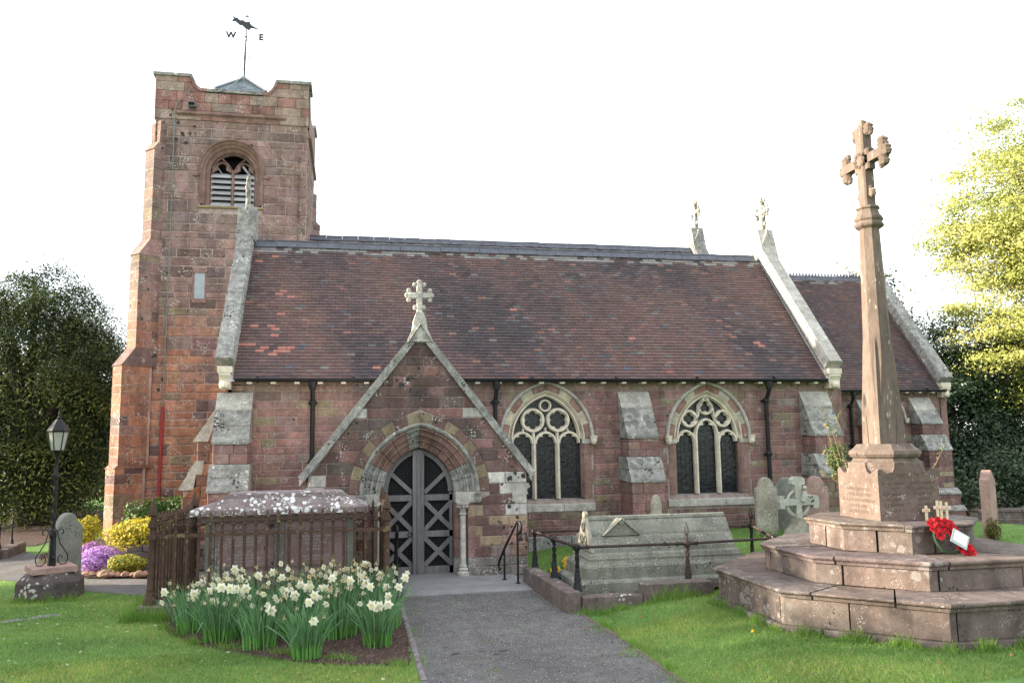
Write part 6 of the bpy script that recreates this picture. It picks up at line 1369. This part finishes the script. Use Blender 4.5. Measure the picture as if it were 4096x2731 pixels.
def daff(label, c, nl, H, heads, rad_=.1, leafc=(.115, .235, .10), name='daffodil_clump', group='daffodil clumps in the soil bed', cat='daffodils'):
    t = thing(name, label, cat, (c[0], c[1], gz(*c)), group); V = []; LP = []; T = []; z0 = gz(*c)
    for i in range(nl):
        a = random.uniform(0, 2*math.pi); r = rad_*math.sqrt(random.random()); lean = random.uniform(.02, .62)*H*random.random()+r*.7; h = H*random.uniform(.72, 1.06); w = random.uniform(.0048, .009); a2 = a+random.uniform(-.5, .5)
        fold = random.random() < .12; tn = np.array(leafc)*random.uniform(.7, 1.35); tw = random.uniform(0, math.pi); q = (math.cos(tw), math.sin(tw)); b = len(V); pr = []
        for k in range(5):
            s = k/4; z = h*(1-(1-s)**1.25) if not fold else h*(s if s < .75 else .75-(s-.75)*1.1); d = lean*s*s*(1.6 if fold else 1); ww = w*(1-.15*s if k < 4 else .15)
            x = c[0]+r*math.cos(a)+d*math.cos(a2); y = c[1]+r*math.sin(a)+d*math.sin(a2); V += [(x-q[0]*ww, y-q[1]*ww, z0+z), (x+q[0]*ww, y+q[1]*ww, z0+z)]
        for k in range(4): LP += [b+2*k, b+2*k+1, b+2*k+3, b+2*k+2]; T.append(tuple(tn*(1.25-.1*k)) if k else tuple(tn*np.array((1.3, 1.5, .8))))
    bigmesh('leaves', V, LP, T, M_LEAF, t, kind='stuff', k=4, origin=(c[0], c[1], z0))
    st = MB()
    for kind in heads:
        a = random.uniform(0, 2*math.pi); r = rad_*1.9*math.sqrt(random.random()); x, y = c[0]+r*math.cos(a), c[1]+r*math.sin(a); h = H*random.uniform(.74, 1.12)
        if name != 'daffodil_clump': h = H*random.uniform(.8, 1.05)
        st.tube([(c[0]+r*.4*math.cos(a), c[1]+r*.4*math.sin(a), z0), (c[0]+r*.8*math.cos(a), c[1]+r*.8*math.sin(a), z0+h*.6), (x, y, z0+h)], [.0045, .004, .0035], 4, tone=(.07, .13, .05))
        o = bpy.data.objects.new('flower', random.choice(FM[kind])); COL.objects.link(o); place(o, (x, y-.012, z0+h), t)
        face = Vector((random.uniform(-.7, .5), -1, {'fresh': random.uniform(-.2, .3), 'cream': random.uniform(-.6, .1), 'old': random.uniform(-1.6, -.5), 'gold': random.uniform(-.8, .2), 'yellow': random.uniform(-.5, .1)}[kind])); o.rotation_euler = face.to_track_quat('Z', 'Y').to_euler()
        k = random.uniform(.95, 1.35)*(1.15 if kind == 'fresh' else 1); o.scale = (k, k, k)
    st.build('stems', M_LEAF, t, kind='stuff')
F_, C_, O_, G_ = 'fresh', 'cream', 'old', 'gold'
CL = [((-1.42, 10.0), 90, .46, [F_, O_, O_, C_, F_], 'leftmost front daffodil clump by the bed edge'),
      ((-1.80, 10.55), 60, .42, [C_, G_, O_, F_], 'small daffodil clump at the left back beside the railing kerb'),
      ((-1.95, 11.1), 45, .40, [O_, O_, C_], 'daffodil clump in the far left corner of the bed'),
      ((-.95, 9.6), 80, .44, [C_, O_, C_, O_, F_], 'daffodil clump in front, second from the left'),
      ((-.42, 9.02), 130, .42, [F_, C_, O_, C_, F_, O_], 'dense front daffodil clump nearest the camera in the centre'),
      ((-.60, 9.95), 70, .46, [F_, C_, C_, O_, O_, C_, F_], 'daffodil clump behind the dense centre clump'),
      ((-.10, 9.85), 90, .46, [F_, C_, O_, O_, C_, G_, C_], 'daffodil clump right of centre with drooping cream heads'),
      ((.32, 9.32), 90, .44, [F_, F_, C_, O_, F_], 'rightmost front daffodil clump beside the brick edging'),
      ((.42, 10.2), 80, .46, [O_, C_, F_, O_], 'daffodil clump at the right back by the corner post'),
      ((-1.05, 10.6), 80, .50, [O_, O_, C_, O_, F_, O_, C_, O_], 'tall withered daffodil clump at the back left'),
      ((-.55, 10.75), 90, .52, [O_, O_, O_, C_, G_, O_, O_, C_, O_], 'withered daffodil clump at the back centre with an orange head'),
      ((-.05, 10.8), 90, .52, [O_, O_, C_, O_, O_, C_, O_, G_, O_], 'withered daffodil clump at the back right of centre'),
      ((.30, 11.1), 70, .48, [O_, C_, O_, F_, C_], 'withered daffodil clump close to the right of the railing'),
      ((-1.55, 11.1), 70, .48, [O_, F_, C_, O_, C_], 'daffodil clump close to the railing left of centre'),
      ((-1.25, 10.2), 60, .44, [F_, C_, O_, C_, O_], 'middle daffodil clump between the left front clumps'),
      ((-.3, 10.35), 80, .47, [O_, C_, O_, C_, O_, F_, G_], 'middle daffodil clump in the densest part of the bed'),
      ((.1, 10.4), 70, .47, [C_, O_, G_, O_, C_, O_], 'middle daffodil clump with golden centres')]
for c, nl, H, hd, lb in CL:
    daff(lb, c, int(nl*1.25), H*1.27, hd+hd+(hd+['old', 'cream', 'old'] if c[1] > 10.3 else hd[:3]) if c[1] > 9.5 else hd+hd[:3], .20 if c[1] > 9.5 else .15)
daff('yellow daffodils at the near end of the grey coped tomb', (3.12, 12.15), 50, .42, ['yellow']*5, .1, (.07, .12, .05), 'yellow_daffodils', None)
daff('pair of yellow daffodils by the twisted rail corner', (2.98, 11.95), 14, .36, ['yellow']*3, .05, (.07, .12, .05), 'yellow_daffodils', None)
bush('forget_me_nots', 'blue forget-me-nots at the foot of the yellow daffodils', 'flowers', (3.1, 12.0, .2), (.2, .25, .13), 900, .014, [(.09, .12, .42), (.14, .17, .5), (.06, .1, .04)], bumpy=6, aspect=.9)
# cotoneaster shoots either side of the memorial die
def shoots(label, paths, nleaf, sc=.93):
    t = thing('cotoneaster_shoot', label, 'shrub', tuple(paths[0][0])); mb = MB(); P = []; N = []
    for pts in paths:
        pts = [Vector(p) for p in pts]; mb.tube(pts, [.011-.008*i/(len(pts)-1) for i in range(len(pts))], 5, tone=(.3, .25, .15))
        for i in range(nleaf):
            s = random.uniform(.12, 1)*(len(pts)-1); k = min(int(s), len(pts)-2); p = pts[k].lerp(pts[k+1], s-k); d = Vector((random.uniform(-1, 1), random.uniform(-1, 1), random.uniform(-.5, 1))).normalized(); P.append(p+d*random.uniform(.015, .05)); N.append(d+Vector((0, -.6, .6)))
    mb.build('stems', mat('shoot stem '+str(len(bpy.data.materials)), (.2, .16, .09), noise=()), t)
    T = np.array([vary(random.choice([(.17, .22, .08), (.12, .18, .06), (.25, .16, .08)]), .25) for _ in P]); leafcloud('leaves', np.array([tuple(p) for p in P]), np.array([tuple(q) for q in N]), np.array([random.uniform(.018, .032) for _ in P]), T, M_LEAF, t, None, .5)
b0 = Vector((6.95, 10.35, .9))
shoots('leafy cotoneaster shoots rising behind the left of the memorial block', [[b0, (6.75, 10.4, 1.7), (6.62, 10.4, 2.1), (6.5, 10.4, 2.65)], [b0, (6.8, 10.35, 1.8), (6.72, 10.4, 2.2), (6.72, 10.4, 2.45), (6.82, 10.4, 2.55)], [b0, (6.7, 10.3, 1.5), (6.5, 10.3, 1.66), (6.38, 10.3, 1.72)], [b0, (6.66, 10.3, 1.55), (6.5, 10.3, 1.85), (6.47, 10.3, 2.1)], [b0, (6.75, 10.4, 1.9), (6.65, 10.4, 2.3), (6.55, 10.4, 2.4)]], 46)
bush('cotoneaster_bush', 'dense dark leaves between the shoots and the memorial shaft', 'shrub', (6.85, 10.6, 1.85), (.18, .2, .38), 1100, .022, [(.06, .1, .03), (.09, .14, .04)])
shoots('single arching cotoneaster shoot right of the memorial block', [[(7.2, 9.95, 1.0), (7.55, 9.95, 1.5), (7.9, 9.95, 1.8), (8.08, 9.95, 2.08)], [(7.3, 9.95, 1.2), (7.48, 9.95, 1.7), (7.5, 9.95, 1.8)]], 34)
bush('moss_clump', 'brown green moss clump at the foot of the far right headstone', 'moss', (11.62, 13.25, .48), (.17, .13, .22), 1600, .012, [(.11, .10, .03), (.16, .13, .04), (.07, .08, .02)], M_MOSS, bumpy=9, aspect=.9)
bush('low_shrub', 'small green shrub between the memorial and the right headstone', 'shrub', (11.05, 14.3, .5), (.28, .28, .26), 1200, .03, [(.05, .11, .02), (.08, .14, .03)])
bush('low_shrub', 'green shrub against the boundary wall at the right edge', 'shrub', (19.6, 19.9, -.45), (.4, .3, .35), 1800, .05, [(.04, .09, .02), (.06, .12, .03)])
bush('ivy_clump', 'yellowish bush glimpsed through the gap under the holly', 'shrub', (22.0, 21.6, .5), (.5, .4, .4), 900, .05, [(.16, .17, .04), (.09, .12, .03)])

# ------------------------------------------------------------ grass blades, daisies, crumbs
from mathutils import geometry
def inpoly(P, poly):
    x, y = P[:, 0], P[:, 1]; ins = np.zeros(len(P), bool); j = len(poly)-1
    for i in range(len(poly)):
        xi, yi = poly[i]; xj, yj = poly[j]
        c = ((yi > y) != (yj > y)) & (x < (xj-xi)*(y-yi)/(yj-yi+1e-12)+xi); ins ^= c; j = i
    return ins
PATHP = [(.67, 2), (3.04, 2), (2.99, 9), (2.94, 10.4), (2.72, 12.8), (2.95, 13.62), (-.7, 13.62), (-.7, 15.9), (-2.9, 15.6), (-3.2, 14.85), (-4.2, 15.35), (-4.75, 16.1), (-5.8, 17.3), (-6.3, 18.9), (-6.9, 19.6), (-9.5, 19.2), (-9.5, 16.6), (-6.4, 16.0), (-5.2, 15.1), (-4.0, 13.95), (-2.9, 13.2), (-2.75, 13.55), (.62, 13.55)]
EX = [PATHP, bedp, [(-2.75, 11.65), (.7, 11.65), (.7, 13.6), (-2.75, 13.6)], [(2.7, 10.38), (4.9, 10.38), (4.9, 10.6), (6.3, 12.7), (2.7, 12.8)], [(-4.2, 15.3), (-3.1, 14.7), (-2.6, 22), (-6, 22), (-6.3, 18.9), (-4.8, 16.1)],
      [(MX+2.0*math.cos(a), MY+2.0*math.sin(a)) for a in np.linspace(.39, 6.67, 9)[:-1]], [(-4.6, 13.3), (-3.9, 13.3), (-3.9, 14), (-4.6, 14)], [(-2.3, 15.9), (40, 15.9), (40, 40), (-2.3, 40)]]
gzv = np.vectorize(gz)
def visible(P, margin=.06):
    v = P-np.array([0, 0]); a = np.arctan2(v[:, 0], v[:, 1]); return (a > rad(11.3)-math.atan(1176/1866)-margin) & (a < rad(11.3)+math.atan(1176/1866)+margin)
def grow(P, H, Wd, tones, lean=.5):
    n = len(P); z = gzv(P[:, 0], P[:, 1]); a = RNG.random(n)*2*math.pi; h = H*(.6+.8*RNG.random(n)); w = Wd*(.7+.6*RNG.random(n)); l = RNG.normal(size=(n, 2))*h[:, None]*lean
    V = np.empty((n, 3, 3)); V[:, 0, 0] = P[:, 0]-np.cos(a)*w; V[:, 0, 1] = P[:, 1]-np.sin(a)*w; V[:, 1, 0] = P[:, 0]+np.cos(a)*w; V[:, 1, 1] = P[:, 1]+np.sin(a)*w
    V[:, :2, 2] = z[:, None]-.004; V[:, 2, :2] = P+l; V[:, 2, 2] = z+h; T = np.array(tones)[RNG.integers(0, len(tones), n)]*(.8+.4*RNG.random((n, 1)))
    return V, T
VV, TT = [], []
def scatter(n, x0, x1, y0, y1): return np.column_stack([RNG.uniform(x0, x1, n), RNG.uniform(y0, y1, n)])
P = np.concatenate([scatter(150000, -4.5, 8, 6.2, 9.5), scatter(150000, -6.5, 10, 9, 13.5), scatter(60000, -9, 13, 12.5, 18)])
P = P[visible(P)]
for e in EX: P = P[~inpoly(P, e)]
GT = [(.18, .31, .07), (.205, .35, .08), (.155, .275, .06), (.26, .355, .10), (.32, .35, .14)]
V, T = grow(P, .032, .0045, GT, .6)
patch = (np.sin(P[:, 0]*2.1+np.sin(P[:, 1]*1.7)*1.5)+np.sin(P[:, 1]*3.3+P[:, 0])+RNG.normal(size=len(P))*.7); T = T*(1+.12*patch[:, None]); T[:, 0] *= 1+.12*np.clip(patch, -1, 2)
VV.append(V); TT.append(T)
def edge(p, q, n, H, sp=.06, off=(0, 0)):
    t = RNG.random(n); k = np.clip(np.sin(t*23+p[0]*5)+RNG.normal(size=n)*.5+.6, .25, 2)
    P = np.column_stack([p[0]+(q[0]-p[0])*t, p[1]+(q[1]-p[1])*t])+RNG.normal(size=(n, 2))*sp+np.array(off); V, T = grow(P, 1, .004, [(.13, .27, .045), (.17, .32, .055), (.22, .33, .08)], .35)
    z = V[:, 0, 2]; h = H*k*(V[:, 2, 2]-z); f = (h/(V[:, 2, 2]-z))[:, None]; V[:, 2, 2] = z+h; b = V[:, :2].mean(1)[:, :2]; V[:, 2, :2] = b+(V[:, 2, :2]-b)*f; VV.append(V); TT.append(T)
oc = [(MX+1.99/math.cos(math.pi/8)*math.cos(a), MY+1.99/math.cos(math.pi/8)*math.sin(a)) for a in [math.pi/8+k*math.pi/4 for k in range(8)]]
for k in (3, 4, 5): edge(oc[k], oc[k+1], 3000, .06, .035)
edge(oc[6], oc[7], 500, .07, .05); edge(oc[2], oc[3], 900, .08, .05)
edge((3.0, 10.33), (4.8, 10.3), 1800, .05, .04); edge((2.88, 10.3), (3.3, 10.2), 500, .07, .04); edge((3.9, 10.32), (4.35, 10.3), 500, .11, .05)
edge((-2.75, 11.45), (-2.8, 13.2), 1500, .09, .05); edge((-2.8, 11.42), (-2.3, 11.3), 1500, .12, .05); edge((-4.7, 13.15), (-3.8, 13.15), 1200, .07, .05); edge((-2.5, 11.4), (-1.6, 9.84), 1200, .05, .04); edge((-1.6, 9.84), (.6, 8.43), 1500, .045, .035); edge((3.06, 7), (2.98, 10.3), 1800, .04, .035)
edge((3.1, 10.75), (4.8, 10.8), 500, .07, .06); edge((-4.7, 13.3), (-4.4, 14.2), 300, .08, .05); edge((6.0, 12.7), (9.4, 15.6), 900, .06, .3); edge((.72, 6.5), (.70, 11), 500, .03, .03, (.03, 0)); edge((2.98, 6.3), (2.92, 10.3), 1500, .03, .07, (-.03, 0)); edge((.85, 8.5), (.85, 12), 350, .02, .05); edge((7.6, 14.5), (9.3, 14.6), 900, .1, .07)
V = np.concatenate(VV); T = np.concatenate(TT)
bigmesh('grass', V.reshape(-1, 3), np.arange(len(V)*3), T, M_BLADE, None, 'stuff', 3)
# moss and weeds on the tarmac
P = np.concatenate([scatter(900, .76, 2.9, 6.5, 12), RNG.normal(size=(900, 2))*np.array([.1, 1.2])+np.array([.85, 10.6]), RNG.normal(size=(700, 2))*np.array([.1, 1.2])+np.array([2.8, 10.2])]); P = P[(P[:, 0] > .75) & (P[:, 0] < 2.88) & (P[:, 1] < 12)]
P = P[np.sin(P[:, 0]*7+2)+np.sin(P[:, 1]*5)+RNG.normal(size=len(P))*.4 > .3]
V, T = grow(P, .014, .006, [(.09, .12, .03), (.14, .11, .05), (.07, .11, .025)], 1.2); bigmesh('path_moss', V.reshape(-1, 3), np.arange(len(V)*3), T, M_BLADE, None, 'stuff', 3)
# loose chippings on the path, soil crumbs in the bed
def crumbs(name, P, z, s, tones, m):
    n = len(P); d = np.array([(1, 0, 0), (-.5, .87, 0), (-.5, -.87, 0), (0, 0, .8)]); k = s*(.4+1.2*RNG.random(n)**2); a = RNG.random(n)*6.28; ca, sa = np.cos(a), np.sin(a)
    V = np.empty((n, 4, 3)); 
    for i in range(4): V[:, i, 0] = P[:, 0]+(d[i, 0]*ca-d[i, 1]*sa)*k; V[:, i, 1] = P[:, 1]+(d[i, 0]*sa+d[i, 1]*ca)*k; V[:, i, 2] = gzv(P[:, 0], P[:, 1])+z+d[i, 2]*k
    L_ = (np.arange(n)[:, None]*4+np.array([0, 1, 3, 1, 2, 3, 2, 0, 3])[None, :]).ravel(); T = np.repeat(np.array(tones)[RNG.integers(0, len(tones), n)]*(.7+.6*RNG.random((n, 1))), 3, 0)
    bigmesh(name, V.reshape(-1, 3), L_, T, m, None, 'stuff', 3)
P = scatter(16000, -2.7, .7, 8.4, 11.7); P = P[inpoly(P, bedp)]; crumbs('soil_crumbs', P, .008, .016, [(.075, .048, .038), (.055, .035, .03), (.12, .08, .065)], M_SOILB)
P = scatter(30000, .75, 2.95, 6.4, 12.1); crumbs('path_chippings', P, .004, .0075, [(.11, .105, .11), (.06, .055, .06), (.3, .29, .29), (.045, .042, .046), (.16, .12, .1)], M_SOILB)
dm = MB()
for k in range(9): a = 2*math.pi*k/9; dm.add([(0, 0, 0), (.012*math.cos(a-.25), .012*math.sin(a-.25), .002), (.014*math.cos(a), .014*math.sin(a), .003), (.012*math.cos(a+.25), .012*math.sin(a+.25), .002)], [(0, 1, 2, 3)], (.8, .79, .76))
dm.lathe([(.005, .0), (.004, .004), (.001, .005)], (0, 0, .002), 7, tone=(.6, .42, .03)); dm.lathe([(.0012, -.03), (.0012, 0)], (0, 0, 0), 4, tone=(.1, .16, .05))
do = dm.build('daisy', M_PETAL, None, origin=(0, 0, 0), fixn=False); dme = do.data; bpy.data.objects.remove(do)
P = np.concatenate([scatter(260, -4.8, .5, 6.4, 12.6), scatter(28, 3.1, 7.5, 6.4, 10)])
for e in EX: P = P[~inpoly(P, e)]
P = P[visible(P, 0)][:110]
for x, y in P:
    o = bpy.data.objects.new('daisy', dme); COL.objects.link(o); place(o, (x, y, gz(x, y)+.034)); o.rotation_euler = (random.uniform(-.1, .7), random.uniform(-.3, .3), random.uniform(0, 6)); k = random.uniform(.7, 1.3); o.scale = (k, k, k)
    tag(o, 'small white daisy in the mown lawn', 'daisy', 'daisies scattered over the lawn')
for x, y, lb, c in ((4.2, 8.25, 'yellow crocus flower in the lawn left of the memorial steps', (.8, .5, .02)), (2.98+.5, 9.7, 'dry orange brown fallen leaf by the grave kerb', (.35, .18, .07)), (5.2, 6.7, 'curled dry leaf in the lawn before the memorial', (.4, .22, .1)), (6.0, 6.75, 'upright brown leaf under the front edge of the memorial', (.45, .25, .12))):
    mb = MB(); z = gz(x, y)+.02; mb.add([(x-.02, y, z), (x, y-.012, z+.01), (x+.025, y, z+.012), (x, y+.014, z+.03)], [(0, 1, 3), (1, 2, 3)], c); mb.add([(x-.012, y+.004, z), (x+.012, y-.004, z), (x+.006, y, z+.04)], [(0, 1, 2)], c)
    o = mb.build('crocus' if 'crocus' in lb else 'fallen_leaf', M_PETAL, fixn=False); tag(o, lb, 'flower' if 'crocus' in lb else 'leaf')
